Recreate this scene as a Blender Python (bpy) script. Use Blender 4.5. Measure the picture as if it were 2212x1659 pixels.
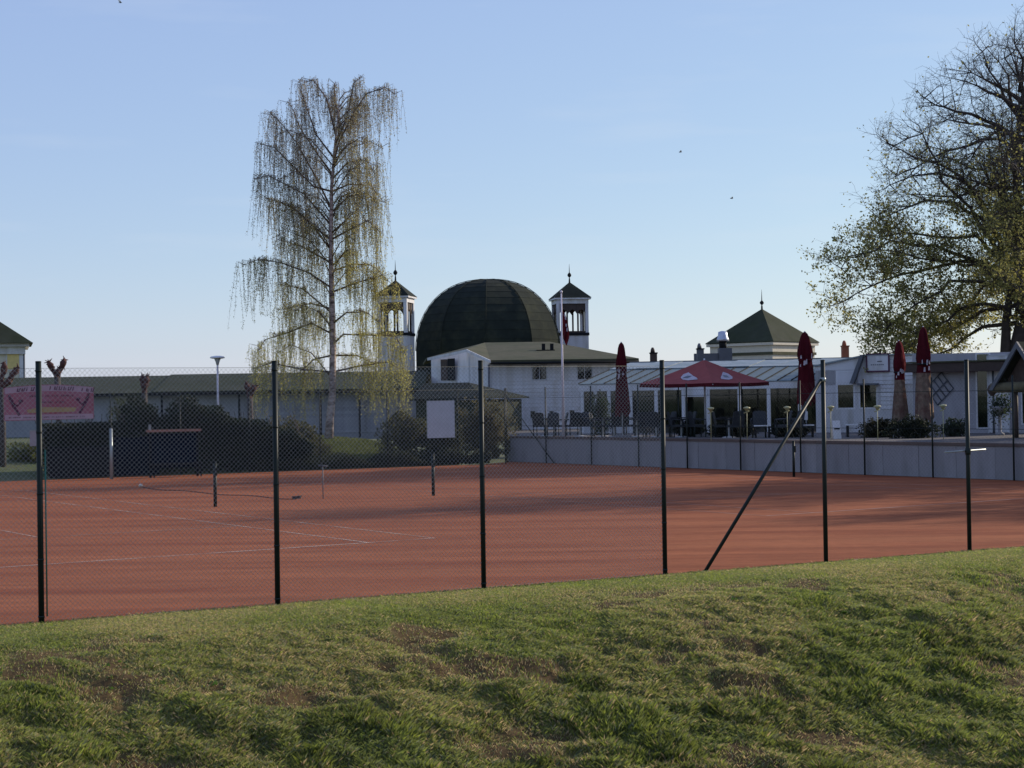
import bpy, math, random
import numpy as np
from mathutils import Vector, Matrix, noise as mnoise
R = math.radians
random.seed(7); rng = np.random.default_rng(11)
for o in list(bpy.data.objects): bpy.data.objects.remove(o)
S = bpy.context.scene; COL = S.collection

# ------------------------------------------------------------------ camera, sky, sun, exposure
EYE, FPX, PITCH, ROLL = 2.491, 3653.0, 0.0093, 0.0149      # camera fitted to image coordinates: metres, court level = 0
cam = bpy.data.objects.new('camera', bpy.data.cameras.new('camera')); COL.objects.link(cam)
cam.location = (0, 0, EYE)
CR = Matrix.Rotation(math.pi/2 + PITCH, 3, 'X') @ Matrix.Rotation(-ROLL, 3, 'Z')
cam.rotation_euler = CR.to_euler()
cam.data.sensor_width = 36; cam.data.lens = 36*FPX/2212
cam.data.clip_start = .1; cam.data.clip_end = 6000
S.camera = cam
SUN_AZ, SUN_EL = R(60), R(23)                               # azimuth from +Y towards +X
W = bpy.data.worlds.new('World'); S.world = W; W.use_nodes = True
wn = W.node_tree; bg = wn.nodes['Background']
sky = wn.nodes.new('ShaderNodeTexSky'); sky.sky_type = 'NISHITA'; sky.sun_disc = False
sky.sun_elevation = SUN_EL; sky.sun_rotation = SUN_AZ
sky.air_density = 1.0; sky.dust_density = 0.3; sky.ozone_density = 3.0; sky.altitude = 0
# sky colour correction fitted to image pixels: per-channel scale plus constant colour
ma = wn.nodes.new('ShaderNodeVectorMath'); ma.operation = 'MULTIPLY_ADD'; ma.inputs[1].default_value = (.793, .753, .428); ma.inputs[2].default_value = (2.12, 2.68, 5.84)
wn.links.new(sky.outputs[0], ma.inputs[0]); last = ma.outputs[0]
# two faint cirrus wisps
tcw = wn.nodes.new('ShaderNodeTexCoord'); mpw = wn.nodes.new('ShaderNodeMapping'); mpw.inputs['Scale'].default_value = (5, 5, 34); nzw = wn.nodes.new('ShaderNodeTexNoise'); nzw.inputs['Scale'].default_value = 1.3; nzw.inputs['Detail'].default_value = 5
wn.links.new(tcw.outputs['Generated'], mpw.inputs[0]); wn.links.new(mpw.outputs[0], nzw.inputs['Vector'])
mrw = wn.nodes.new('ShaderNodeMapRange'); mrw.inputs['From Min'].default_value = .56; mrw.inputs['From Max'].default_value = .8; mrw.inputs['To Max'].default_value = .16; wn.links.new(nzw.outputs[0], mrw.inputs[0])
mxw = wn.nodes.new('ShaderNodeMix'); mxw.data_type = 'RGBA'; mxw.inputs[7].default_value = (7.2, 7.8, 8.6, 1); wn.links.new(mrw.outputs[0], mxw.inputs[0]); wn.links.new(last, mxw.inputs[6])
wn.links.new(mxw.outputs[2], bg.inputs[0]); bg.inputs[1].default_value = 0.1
sl = bpy.data.lights.new('sun', 'SUN'); sl.energy = 4.6; sl.angle = R(.5); sl.color = (1, .87, .7)
sun = bpy.data.objects.new('sun', sl); COL.objects.link(sun)
SD = Vector((math.sin(SUN_AZ)*math.cos(SUN_EL), math.cos(SUN_AZ)*math.cos(SUN_EL), math.sin(SUN_EL)))
sun.rotation_euler = SD.to_track_quat('Z', 'Y').to_euler(); sun.location = (60, 40, 60)
S.view_settings.view_transform = 'Standard'; S.view_settings.look = 'None'
S.view_settings.exposure = 0.0; S.view_settings.gamma = 1; S.view_settings.use_curve_mapping = False
S.render.engine = 'CYCLES'

# ------------------------------------------------------------------ helpers
def ray(px, py):  # image pixel to view ray, used to place things in the scene
    v = CR @ Vector((px-1106.0, -(py-829.5), -FPX)); return v
def at(px, py, Y):
    v = ray(px, py); return Vector((0, 0, EYE)) + v*(Y/v.y)
def gnd(px, py, z=0.0):
    v = ray(px, py); return Vector((0, 0, EYE)) + v*((z-EYE)/v.z)
def tag(o, label=None, cat=None, group=None, kind=None):
    if label: o['label'] = label
    if cat: o['category'] = cat
    if group: o['group'] = group
    if kind: o['kind'] = kind
    return o
def empty(name, loc, rz=0, label=None, cat=None, group=None):
    o = bpy.data.objects.new(name, None); COL.objects.link(o)
    o.empty_display_size = .2; o.location = loc; o.rotation_euler = (0, 0, rz)
    return tag(o, label, cat, group)
class MB:
    def __init__(s): s.v = []; s.f = []; s.sm = []
    def poly(s, pts, smooth=False):
        n = len(s.v); s.v += [tuple(p) for p in pts]; s.f.append(tuple(range(n, n+len(pts)))); s.sm.append(smooth); return s
    def box(s, c, d, M=None):
        x, y, z = d[0]/2, d[1]/2, d[2]/2; n = len(s.v)
        for a in ((-x,-y,-z),(x,-y,-z),(x,y,-z),(-x,y,-z),(-x,-y,z),(x,-y,z),(x,y,z),(-x,y,z)):
            p = Vector(a)
            if M is not None: p = M @ p
            s.v.append(tuple(p+Vector(c)))
        for q in ((0,3,2,1),(4,5,6,7),(0,1,5,4),(1,2,6,5),(2,3,7,6),(3,0,4,7)):
            s.f.append(tuple(n+i for i in q)); s.sm.append(False)
        return s
    def b2(s, x0, x1, y0, y1, z0, z1): return s.box(((x0+x1)/2,(y0+y1)/2,(z0+z1)/2),(x1-x0,y1-y0,z1-z0))
    def chain(s, pts, rad, n=6, cap=True):
        pts = [Vector(p) for p in pts]; base = len(s.v); m = len(pts)
        if not hasattr(rad, '__len__'): rad = [rad]*m
        for i, p in enumerate(pts):
            d = (pts[min(i+1,m-1)]-pts[max(i-1,0)])
            if d.length < 1e-9: d = Vector((0,0,1))
            d.normalize(); a = d.orthogonal().normalized() if i == 0 else (a - d*a.dot(d)).normalized()
            b = d.cross(a)
            for k in range(n):
                t = 2*math.pi*k/n; s.v.append(tuple(p+(a*math.cos(t)+b*math.sin(t))*rad[i]))
        for i in range(m-1):
            for k in range(n):
                k2 = (k+1)%n; o = base+i*n
                s.f.append((o+k, o+k2, o+n+k2, o+n+k)); s.sm.append(True)
        if cap and n > 3:
            s.f.append(tuple(base+k for k in range(n))[::-1]); s.sm.append(False)
            s.f.append(tuple(base+(m-1)*n+k for k in range(n))); s.sm.append(False)
        return s
    def lathe(s, c, prof, n=16, M=None, smooth=True):
        base = len(s.v); c = Vector(c)
        for r, z in prof:
            for k in range(n):
                t = 2*math.pi*k/n; p = Vector((r*math.cos(t), r*math.sin(t), z))
                if M is not None: p = M @ p
                s.v.append(tuple(c+p))
        for i in range(len(prof)-1):
            for k in range(n):
                k2 = (k+1)%n; o = base+i*n
                s.f.append((o+k, o+k2, o+n+k2, o+n+k)); s.sm.append(smooth)
        s.f.append(tuple(base+k for k in range(n))[::-1]); s.sm.append(False)
        s.f.append(tuple(base+(len(prof)-1)*n+k for k in range(n))); s.sm.append(False)
        return s
    def slab(s, pts, t):
        """polygon with thickness t pushed straight down"""
        n = len(s.v); k = len(pts)
        s.v += [tuple(p) for p in pts]+[(p[0],p[1],p[2]-t) for p in pts]
        s.f.append(tuple(range(n,n+k))); s.f.append(tuple(range(n+2*k-1,n+k-1,-1))); s.sm += [False]*2
        for i in range(k):
            j = (i+1)%k; s.f.append((n+i, n+k+i, n+k+j, n+j)); s.sm.append(False)
        return s
    def prism(s, pts, dv):
        n = len(s.v); k = len(pts); dv = Vector(dv)
        s.v += [tuple(p) for p in pts]+[tuple(Vector(p)+dv) for p in pts]
        s.f.append(tuple(range(n,n+k))); s.f.append(tuple(range(n+2*k-1,n+k-1,-1))); s.sm += [False]*2
        for i in range(k):
            j = (i+1)%k; s.f.append((n+i, n+k+i, n+k+j, n+j)); s.sm.append(False)
        return s
    def mesh(s, name):
        me = bpy.data.meshes.new(name); me.from_pydata(s.v, [], s.f); me.polygons.foreach_set('use_smooth', s.sm); me.update(); return me
    def build(s, name, m, parent=None, loc=None, **kw):
        return link(name, s.mesh(name), m, parent, loc, **kw)
def link(name, me, m, parent=None, loc=None, **kw):
    o = bpy.data.objects.new(name, me); COL.objects.link(o)
    if m is not None and not me.materials: me.materials.append(m)
    if parent: o.parent = parent
    if loc is not None: o.location = loc
    tag(o, **kw) if kw else None
    return o
def np_mesh(name, V, F, colr=None, smooth=False):
    V = np.asarray(V, dtype=np.float32); F = np.asarray(F, dtype=np.int32); k = F.shape[1]
    me = bpy.data.meshes.new(name); me.vertices.add(len(V)); me.vertices.foreach_set('co', V.ravel())
    me.loops.add(F.size); me.loops.foreach_set('vertex_index', F.ravel())
    me.polygons.add(len(F)); me.polygons.foreach_set('loop_start', np.arange(0, F.size, k, dtype=np.int32))
    me.polygons.foreach_set('loop_total', np.full(len(F), k, dtype=np.int32))
    if smooth: me.polygons.foreach_set('use_smooth', np.ones(len(F), dtype=bool))
    if colr is not None:
        ca = me.color_attributes.new('tint', 'FLOAT_COLOR', 'POINT')
        c = np.ones((len(V), 4), dtype=np.float32); c[:, :3] = colr; ca.data.foreach_set('color', c.ravel())
    me.update(calc_edges=True); return me
def children(o): return [c for c in bpy.data.objects if c.parent == o]
def copy_tree(o, loc=None, rz=None, label=None, parent=None, **props):
    c = o.copy(); COL.objects.link(c); c.parent = parent
    if parent is not None: c.matrix_parent_inverse = o.matrix_parent_inverse.copy()
    if loc is not None: c.location = loc
    if rz is not None: c.rotation_euler = (0, 0, rz)
    if label: c['label'] = label
    for k, v in props.items(): c[k] = v
    for ch in children(o): copy_tree(ch, parent=c)
    return c
class Facade:
    """vertical plane through A and B; local x along it, local y away behind it, z up"""
    def __init__(s, A, B):
        s.A = Vector((A[0], A[1], 0)); d = Vector((B[0]-A[0], B[1]-A[1], 0)); s.L = d.length; s.u = d.normalized()
        s.rz = math.atan2(d.y, d.x); s.n = Vector((-s.u.y, s.u.x, 0))
    def p(s, px, py, y=0.0):
        v = ray(px, py); c = Vector((0, 0, EYE)); a = s.A+s.n*y
        t = (a-c).dot(s.n)/v.dot(s.n); q = c+v*t; return (q-s.A).dot(s.u), q.z
    def root(s, name, **kw): return empty(name, s.A, s.rz, **kw)
    def world(s, x, y, z): return s.A+s.u*x+s.n*y+Vector((0, 0, z))

# ------------------------------------------------------------------ materials
def mat(name, c, rough=.8, metal=0, var=.15, vs=3.0, bump=.0, bs=40.0, c2=None, c2s=1.5, c2t=.55, stretch=None, spec=.35, attr=False, trans=0.0, rnd=0.0, var2=0.0, vs2=9.0):
    m = bpy.data.materials.new(name); m.use_nodes = True; nt = m.node_tree; N = nt.nodes; L = nt.links
    b = N['Principled BSDF']; b.inputs['Roughness'].default_value = rough; b.inputs['Metallic'].default_value = metal
    b.inputs['Specular IOR Level'].default_value = spec
    tc = N.new('ShaderNodeTexCoord'); src = tc.outputs['Object']
    if stretch:
        mp = N.new('ShaderNodeMapping'); mp.inputs['Scale'].default_value = stretch[:3]
        if len(stretch) > 3: mp.inputs['Rotation'].default_value = (0, 0, stretch[3])
        mp.vector_type = 'TEXTURE' if False else 'POINT'
        L.new(src, mp.inputs[0]); src = mp.outputs[0]
    if attr:
        a = N.new('ShaderNodeVertexColor'); a.layer_name = 'tint'; colr = a.outputs[0]
    else:
        rgb = N.new('ShaderNodeRGB'); rgb.outputs[0].default_value = (*c, 1); colr = rgb.outputs[0]
    if c2:
        n2 = N.new('ShaderNodeTexNoise'); n2.inputs['Scale'].default_value = c2s; n2.inputs['Detail'].default_value = 8; n2.inputs['Roughness'].default_value = .6
        L.new(src, n2.inputs['Vector']); rp = N.new('ShaderNodeMapRange'); rp.inputs['From Min'].default_value = c2t-.1; rp.inputs['From Max'].default_value = c2t+.12
        L.new(n2.outputs[0], rp.inputs[0]); mx = N.new('ShaderNodeMix'); mx.data_type = 'RGBA'
        L.new(rp.outputs[0], mx.inputs[0]); L.new(colr, mx.inputs[6]); mx.inputs[7].default_value = (*c2, 1); colr = mx.outputs[2]
    if var:
        n1 = N.new('ShaderNodeTexNoise'); n1.inputs['Scale'].default_value = vs; n1.inputs['Detail'].default_value = 6; n1.inputs['Roughness'].default_value = .65
        L.new(src, n1.inputs['Vector']); r1 = N.new('ShaderNodeMapRange'); r1.inputs['From Min'].default_value = .25; r1.inputs['From Max'].default_value = .75
        r1.inputs['To Min'].default_value = 1-var; r1.inputs['To Max'].default_value = 1+var; L.new(n1.outputs[0], r1.inputs[0])
        vm = N.new('ShaderNodeVectorMath'); vm.operation = 'SCALE'; L.new(colr, vm.inputs[0]); L.new(r1.outputs[0], vm.inputs['Scale']); colr = vm.outputs[0]
    if var2:
        n4 = N.new('ShaderNodeTexNoise'); n4.inputs['Scale'].default_value = vs2; n4.inputs['Detail'].default_value = 5; n4.inputs['Roughness'].default_value = .75
        L.new(tc.outputs['Object'], n4.inputs['Vector']); r4 = N.new('ShaderNodeMapRange'); r4.inputs['From Min'].default_value = .3; r4.inputs['From Max'].default_value = .7
        r4.inputs['To Min'].default_value = 1-var2; r4.inputs['To Max'].default_value = 1+var2; L.new(n4.outputs[0], r4.inputs[0])
        v4 = N.new('ShaderNodeVectorMath'); v4.operation = 'SCALE'; L.new(colr, v4.inputs[0]); L.new(r4.outputs[0], v4.inputs['Scale']); colr = v4.outputs[0]
    if rnd:
        oi = N.new('ShaderNodeObjectInfo'); r5 = N.new('ShaderNodeMapRange'); r5.inputs['To Min'].default_value = 1-rnd; r5.inputs['To Max'].default_value = 1+rnd; L.new(oi.outputs['Random'], r5.inputs[0])
        v5 = N.new('ShaderNodeVectorMath'); v5.operation = 'SCALE'; L.new(colr, v5.inputs[0]); L.new(r5.outputs[0], v5.inputs['Scale']); colr = v5.outputs[0]
    L.new(colr, b.inputs['Base Color'])
    if bump:
        n3 = N.new('ShaderNodeTexNoise'); n3.inputs['Scale'].default_value = bs; n3.inputs['Detail'].default_value = 4; L.new(tc.outputs['Object'], n3.inputs['Vector'])
        bp = N.new('ShaderNodeBump'); bp.inputs['Strength'].default_value = bump; bp.inputs['Distance'].default_value = .02
        L.new(n3.outputs[0], bp.inputs['Height']); L.new(bp.outputs[0], b.inputs['Normal'])
    if trans:
        tr = N.new('ShaderNodeBsdfTranslucent'); L.new(colr, tr.inputs[0]); ms = N.new('ShaderNodeMixShader'); ms.inputs[0].default_value = trans
        L.new(b.outputs[0], ms.inputs[1]); L.new(tr.outputs[0], ms.inputs[2]); L.new(ms.outputs[0], N['Material Output'].inputs[0])
    return m
M = {}
M['white'] = mat('white_paint', (.66,.66,.68), .6, var=.07, vs=1.2, c2=(.50,.48,.45), c2s=.9, c2t=.55, stretch=(2,2,.5), rnd=.06)
M['white2'] = mat('white_render', (.57,.56,.57), .75, var=.08, vs=.8, bump=.15, c2=(.42,.40,.37), c2s=1.1, c2t=.58, stretch=(2.2,2.2,.35))
M['shade_wall'] = mat('grey_painted_boards', (.31,.32,.35), .8, var=.14, vs=1, rnd=.1, c2=(.20,.20,.20), c2s=.8, c2t=.58, stretch=(1.5,1.5,.5))  # white boards with their shade painted in as a darker grey
M['annex_wall'] = mat('dull_white_render', (.37,.36,.385), .8, var=.08, vs=1, c2=(.28,.27,.28), c2s=1, c2t=.56, stretch=(2,2,.4))  # white render, the annex's shade put into its darker colour
M['cream'] = mat('cream_plaster', (.62,.57,.46), .8, var=.08)
M['yellow'] = mat('yellow_panel', (.70,.55,.22), .7)
M['grey_white'] = mat('weathered_white_board', (.50,.51,.53), .7, var=.1)
M['dark_metal'] = mat('dark_green_coated_steel', (.007,.014,.012), .5, var=.12, spec=.25)
M['green_clip'] = mat('green_strip', (.04,.16,.12), .4)
M['galv'] = mat('galvanised_wire', (.30,.33,.32), .4, metal=.4, var=.1)
M['wire_far'] = mat('green_wire', (.05,.065,.06), .5)
M['pipe'] = mat('grey_pipe', (.10,.11,.13), .5)
M['felt'] = mat('dark_roofing_felt', (.021,.026,.021), .95, var=.25, vs=1.5, bump=.3, bs=14, c2=(.04,.044,.028), c2s=.8, c2t=.58, spec=.12)
M['moss_roof'] = mat('mossy_grey_roof', (.092,.088,.055), .9, var=.18, vs=2, bump=.25, c2=(.07,.074,.042), c2s=.6, c2t=.52, spec=.15)
M['green_roof'] = mat('grey_green_roof', (.047,.052,.034), .9, var=.18, vs=1.5, bump=.3, c2=(.036,.044,.022), c2s=.35, c2t=.52, spec=.15)
M['dark_trim'] = mat('dark_trim', (.015,.016,.018), .8, spec=.15)
M['brown_wood'] = mat('dark_brown_wood', (.06,.042,.035), .7, var=.25, vs=4)
M['rust_wood'] = mat('pinkish_brown_plank', (.30,.16,.12), .7, var=.2)
M['clay'] = mat('red_clay', (.295,.095,.038), .95, var=.2, vs=1.3, bump=.35, bs=60, c2=(.215,.058,.022), c2s=.6, c2t=.52, stretch=(.2,1.6,1), spec=.15, var2=.13, vs2=3.5)
M['line'] = mat('worn_white_line', (.52,.37,.28), .8, var=.25, vs=6, c2=(.32,.12,.06), c2s=1.2, c2t=.5)
M['sand'] = mat('dry_sandy_edge', (.30,.22,.135), .95, var=.3, vs=8, bump=.4)
M['soil'] = mat('soil', (.075,.05,.034), .95, var=.35, vs=6, bump=.6, bs=25, c2=(.05,.065,.022), c2s=2.2, c2t=.45)
M['lawn'] = mat('lawn_ground', (.075,.10,.032), .95, var=.3, vs=4, bump=.4, c2=(.10,.10,.04), c2s=.6, c2t=.5)
M['pave'] = mat('terrace_paving', (.11,.10,.095), .85, var=.2)
M['conc'] = mat('grey_concrete', (.26,.255,.27), .85, var=.13, vs=1.2, bump=.25, c2=(.17,.165,.165), c2s=.9, c2t=.62, stretch=(1,1,.35), rnd=.09, var2=.08, vs2=20)
M['coping'] = mat('brown_coping', (.12,.09,.08), .85, var=.2)
M['metalroof'] = mat('blue_grey_metal_roof', (.12,.165,.175), .6, metal=0, var=.1, spec=.5, rnd=.14)
M['palemetal'] = mat('pale_sheet', (.27,.31,.33), .5, var=.2, c2=(.15,.2,.21), c2s=.8, c2t=.5)
M['redcloth'] = mat('dark_red_cloth', (.085,.010,.016), .9, var=.3, vs=3, trans=.12, spec=.1)
M['fadedred'] = mat('faded_red_cloth', (.30,.085,.08), .9, var=.15, vs=1.5, trans=.12, spec=.1)
M['printcloth'] = mat('printed_brown_cloth', (.13,.065,.05), .85, var=.4, vs=7, c2=(.22,.16,.115), c2s=3, c2t=.5)
M['logo'] = mat('white_print', (.42,.38,.42), .8, var=.2, vs=5)
M['wicker'] = mat('dark_wicker', (.02,.024,.03), .6, var=.3, vs=20)
M['bark'] = mat('dark_bark', (.075,.062,.055), .95, var=.3, vs=5, bump=.6, bs=18)
M['birch'] = mat('birch_bark', (.46,.37,.33), .8, var=.25, vs=3, c2=(.07,.045,.04), c2s=2.2, c2t=.53, stretch=(1.6,1.6,3.5), bump=.3)
M['birch_twig'] = mat('birch_twig', (.13,.095,.08), .9)
M['leaf'] = mat('leaf', (1,1,1), .6, attr=True, var=.1, vs=30, trans=.55)
M['blade'] = mat('grass_blade', (1,1,1), .6, attr=True, var=0, trans=.5, spec=.3)
M['stone'] = mat('silver_sheet', (.45,.48,.55), .35, metal=.6)
M['orange'] = mat('terracotta', (.32,.11,.06), .8, var=.25)
M['navy'] = mat('navy_tarpaulin', (.006,.009,.02), .9, spec=.08)
M['pink'] = mat('pink_banner', (.33,.155,.20), .6, var=.12, vs=2, c2=(.28,.09,.115), c2s=1.0, c2t=.5)
M['pink_pale'] = mat('pale_pink_print', (.38,.28,.33), .6)
M['ink'] = mat('plum_ink', (.09,.03,.06), .7)
M['olive_ink'] = mat('olive_print', (.34,.27,.13), .7)
M['paleyellow'] = mat('pale_yellow_plastic', (.38,.37,.20), .5)
M['pinkwhite'] = mat('flagpole_white', (.66,.6,.64), .4)
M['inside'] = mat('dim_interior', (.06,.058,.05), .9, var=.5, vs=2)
M['green_blind'] = mat('green_blind', (.09,.10,.055), .9, var=.35, vs=4)
def glass_mat():
    m = bpy.data.materials.new('window_glass'); m.use_nodes = True; nt = m.node_tree; N = nt.nodes
    t = N.new('ShaderNodeBsdfTransparent'); t.inputs[0].default_value = (.62,.68,.66,1); g = N.new('ShaderNodeBsdfGlossy'); g.inputs['Roughness'].default_value = .03
    fr = N.new('ShaderNodeFresnel'); fr.inputs[0].default_value = 1.5; mx = N.new('ShaderNodeMixShader')
    nt.links.new(fr.outputs[0], mx.inputs[0]); nt.links.new(t.outputs[0], mx.inputs[1]); nt.links.new(g.outputs[0], mx.inputs[2]); nt.links.new(mx.outputs[0], N['Material Output'].inputs[0])
    return m
M['glass'] = glass_mat()

# ------------------------------------------------------------------ ground plan
FA = Vector((-5.397, 19.278, 0)); FU = Vector((math.cos(.5139), math.sin(.5139), 0)); FN = Vector((FU.y, -FU.x, 0))  # near fence; FN points to the camera side
SP, FH = 2.8645, 3.0
def fpt(i, z=0): return FA+FU*(SP*i)+Vector((0,0,z))
CO = Vector((-2.5736, 29.931, 0)); CU = Vector((math.cos(.5864), math.sin(.5864), 0)); CV = Vector((-CU.y, CU.x, 0)); GAP = 6.1664
def court(u, v, z=0): return CO+CU*u+CV*v+Vector((0,0,z))
BK = Facade(gnd(0, 1040), gnd(1040, 1003))                   # far-left edge of the courts
W0 = gnd(1108, 997); W1 = gnd(2212, 1038); WD = (W1-W0).normalized()
W0.z = W1.z = 0
def vnoise(x, y, seed=0):
    xi = np.floor(x).astype(int); yi = np.floor(y).astype(int); xf = x-xi; yf = y-yi
    def h(a, b): 
        n = np.sin(a*127.1+b*311.7+seed*74.7)*43758.5453; return n-np.floor(n)
    sx = xf*xf*(3-2*xf); sy = yf*yf*(3-2*yf)
    return (h(xi,yi)*(1-sx)+h(xi+1,yi)*sx)*(1-sy)+(h(xi,yi+1)*(1-sx)+h(xi+1,yi+1)*sx)*sy
def fbm(x, y, seed=0, o=4):
    v = 0; a = .5; t = 0
    for i in range(o): v = v+a*vnoise(x*2**i, y*2**i, seed+i*3); t += a; a *= .5
    return v/t
def bank_z(x, y):
    s = (x-FA.x)*FN.x+(y-FA.y)*FN.y
    e = lambda a, b, q: np.clip((q-a)/(b-a), 0, 1)**2*(3-2*np.clip((q-a)/(b-a), 0, 1))
    z = .025*e(0, .6, s)-1.35*e(.9, 7.2, s)+2.1*e(9.5, 18.5, s)
    amp = e(.5, 3.5, s)
    z = z+amp*(.34*(fbm(x*.35, y*.35, 5, 3)-.5)+.20*(fbm(x*1.7, y*1.7, 9, 3)-.5)+.12*(fbm(x*5, y*5, 19, 2)-.5))+.012*(fbm(x*3, y*3, 2, 2)-.5)
    return z-.05*(s < -.1)
# outer ground (one sheet to the horizon, stepped down under the courts)
g = MB(); q = 3000
g.poly([(-q,-q,-1.6),(q,-q,-1.6),(q,q,-1.6),(-q,q,-1.6)]); g.build('ground', M['lawn'], kind='structure')
# far terrain: lawn bank behind the left courts, terrace level behind the wall
def sheet(name, m, pts, z): return MB().poly([(p[0], p[1], z) for p in pts]).build(name, m, kind='structure')
# grass bank in front of the near fence
ns, nt_ = 230, 700
tt = np.linspace(-26, 62, nt_); ss = np.concatenate([np.linspace(-.25, 8, 170), np.linspace(8.2, 60, 60)])
T, Q = np.meshgrid(tt, ss, indexing='ij')
X = FA.x+FU.x*T+FN.x*Q; Y = FA.y+FU.y*T+FN.y*Q; Z = bank_z(X, Y)
idx = np.arange(nt_*ns).reshape(nt_, ns)
F = np.stack([idx[:-1,:-1], idx[:-1,1:], idx[1:,1:], idx[1:,:-1]], -1).reshape(-1, 4)
def bareness_at(x, y, s):
    bare = fbm(x*.9+7, y*1.3, 41, 4); sl = np.clip((s-1.5)/3, 0, 1)
    zone = np.exp(-(((x+3.6)/1.9)**2+((y-14.3)/1.3)**2))+.8*np.exp(-(((x+.6)/.8)**2+((y-18.2)/.8)**2))+.5*np.exp(-(((x-2.2)/1.2)**2+((y-18.8)/.5)**2))
    return np.clip((bare-.56+.08*(sl-.6)+.16*zone)*9, 0, 1)*np.clip(s*1.3-1.0, 0, 1)
bn_ = bareness_at(X, Y, Q)[..., None]; tv = fbm(X*1.1, Y*1.1, 21, 4)[..., None]
gc_ = np.array([.25,.205,.085])*(1-tv)+np.array([.17,.185,.06])*tv; low = np.clip((Q-1.8)/2.5, 0, 1)[..., None]*np.clip((.58-fbm(X*2.6, Y*2.6, 33, 3))*7, 0, 1)[..., None]; gc_ = gc_*(1-.62*low); gc_ = gc_*(1-bn_)+np.array([.095,.062,.028])*bn_  # low: shade between the lower tufts put into the ground colour
M['bank'] = mat('bank_soil_and_thatch', (1,1,1), .95, attr=True, var=.35, vs=9, bump=.6, bs=30, spec=.1)
tag(link('grass_bank', np_mesh('grass_bank', np.stack([X,Y,Z],-1).reshape(-1,3), F, gc_.reshape(-1,3), smooth=True), M['bank']), kind='structure')
# clay courts
wl = 45
far_c = W0.copy()
pl = FA-FU*28; bl = BK.A-BK.u*14
def isect(p, d, q, e):
    t = ((q.x-p.x)*e.y-(q.y-p.y)*e.x)/(d.x*e.y-d.y*e.x); return p+d*t
corner = isect(FA, FU, W0, WD)
cpts = [pl, corner, Vector((W0.x, W0.y, 0)), BK.world(BK.L, 0, 0), BK.world(-14, 0, 0)]
ck = mat('clay_court', (.33,.128,.078), .95, var=.16)
MB().poly([(p.x, p.y, 0) for p in cpts]).build('tennis_court', M['clay'], kind='structure')
M['clay'].node_tree.nodes['Mapping'].inputs['Rotation'].default_value = (0, 0, -.52)
sd = MB()                                                     # dry sandy edge, uneven
k = 260; a = [FA+FU*(-24+i*.25) for i in range(k)]
for i in range(k-1):
    w0 = .08+.26*mnoise.noise((i*.21, 0, 0))**2*3; w1 = .08+.26*mnoise.noise(((i+1)*.21, 0, 0))**2*3
    sd.poly([a[i]+FN*.12+Vector((0,0,.03)), a[i+1]+FN*.12+Vector((0,0,.03)), a[i+1]-FN*w1+Vector((0,0,.006)), a[i]-FN*w0+Vector((0,0,.006))])
sd.build('sandy_edge', M['sand'], kind='structure')
def cline(u0, v0, u1, v1, w, shift=0):
    a, b = court(u0+shift, v0, .004), court(u1+shift, v1, .004); d = (b-a).normalized(); n = Vector((-d.y, d.x, 0))*w/2
    return [a-n, b-n, b+n, a+n]
M['line_faint'] = mat('very_worn_line', (.42,.26,.20), .9, var=.2, vs=5, c2=(.26,.11,.07), c2s=1.2, c2t=.48)
for sh, nm in ((0, 'line'), (GAP+12.8-0.0, 'line_faint')):
    for (u0,v0,u1,v1,w) in ((-9.6,0,1.37,0,.09),(1.37,.045,1.37,23.73,.05),(0,.045,0,23.73,.05),(-8.23,.045,-8.23,23.73,.05),(-9.6,.045,-9.6,23.73,.05),
                            (-8.2,5.49,-.03,5.49,.05),(-8.2,18.28,-.03,18.28,.05),(-4.115,5.52,-4.115,18.25,.05),(-9.6,23.77,1.37,23.77,.09)):
        MB().poly(cline(u0,v0,u1,v1,w,sh)).build('court_line', M[nm], kind='structure')
# lawn rising behind the far-left fence and the raised ground behind
lb = MB(); n = 24
prof = [(0.02,-.02),(1.2,.12),(3.5,.45),(7,.85),(12,.95),(60,.95),(400,.9)]
for j in range(len(prof)-1):
    (y0,z0),(y1,z1) = prof[j], prof[j+1]
    for i in range(n):
        x0 = -60+i*(60+BK.L+ -.9)/n; x1 = -60+(i+1)*(60+BK.L-.9)/n
        lb.poly([BK.world(x0,y0,z0), BK.world(x1,y0,z0), BK.world(x1,y1,z1), BK.world(x0,y1,z1)])
lb.build('lawn', M['lawn'], kind='structure')
TN = Vector((-WD.y, WD.x, 0))                                 # points behind the terrace wall
t0 = W0+TN*.12; t1 = W0+WD*wl+TN*.12
MB().slab([t0+Vector((0,0,1.0)), t1+Vector((0,0,1)), t1+TN*260+Vector((0,0,1)), t0+TN*260+Vector((-140,60,1)), t0+Vector((-.4,22,1)), t0+Vector((-.3,4,1))], 1.4).build('terrace_ground', M['pave'], kind='structure')

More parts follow.
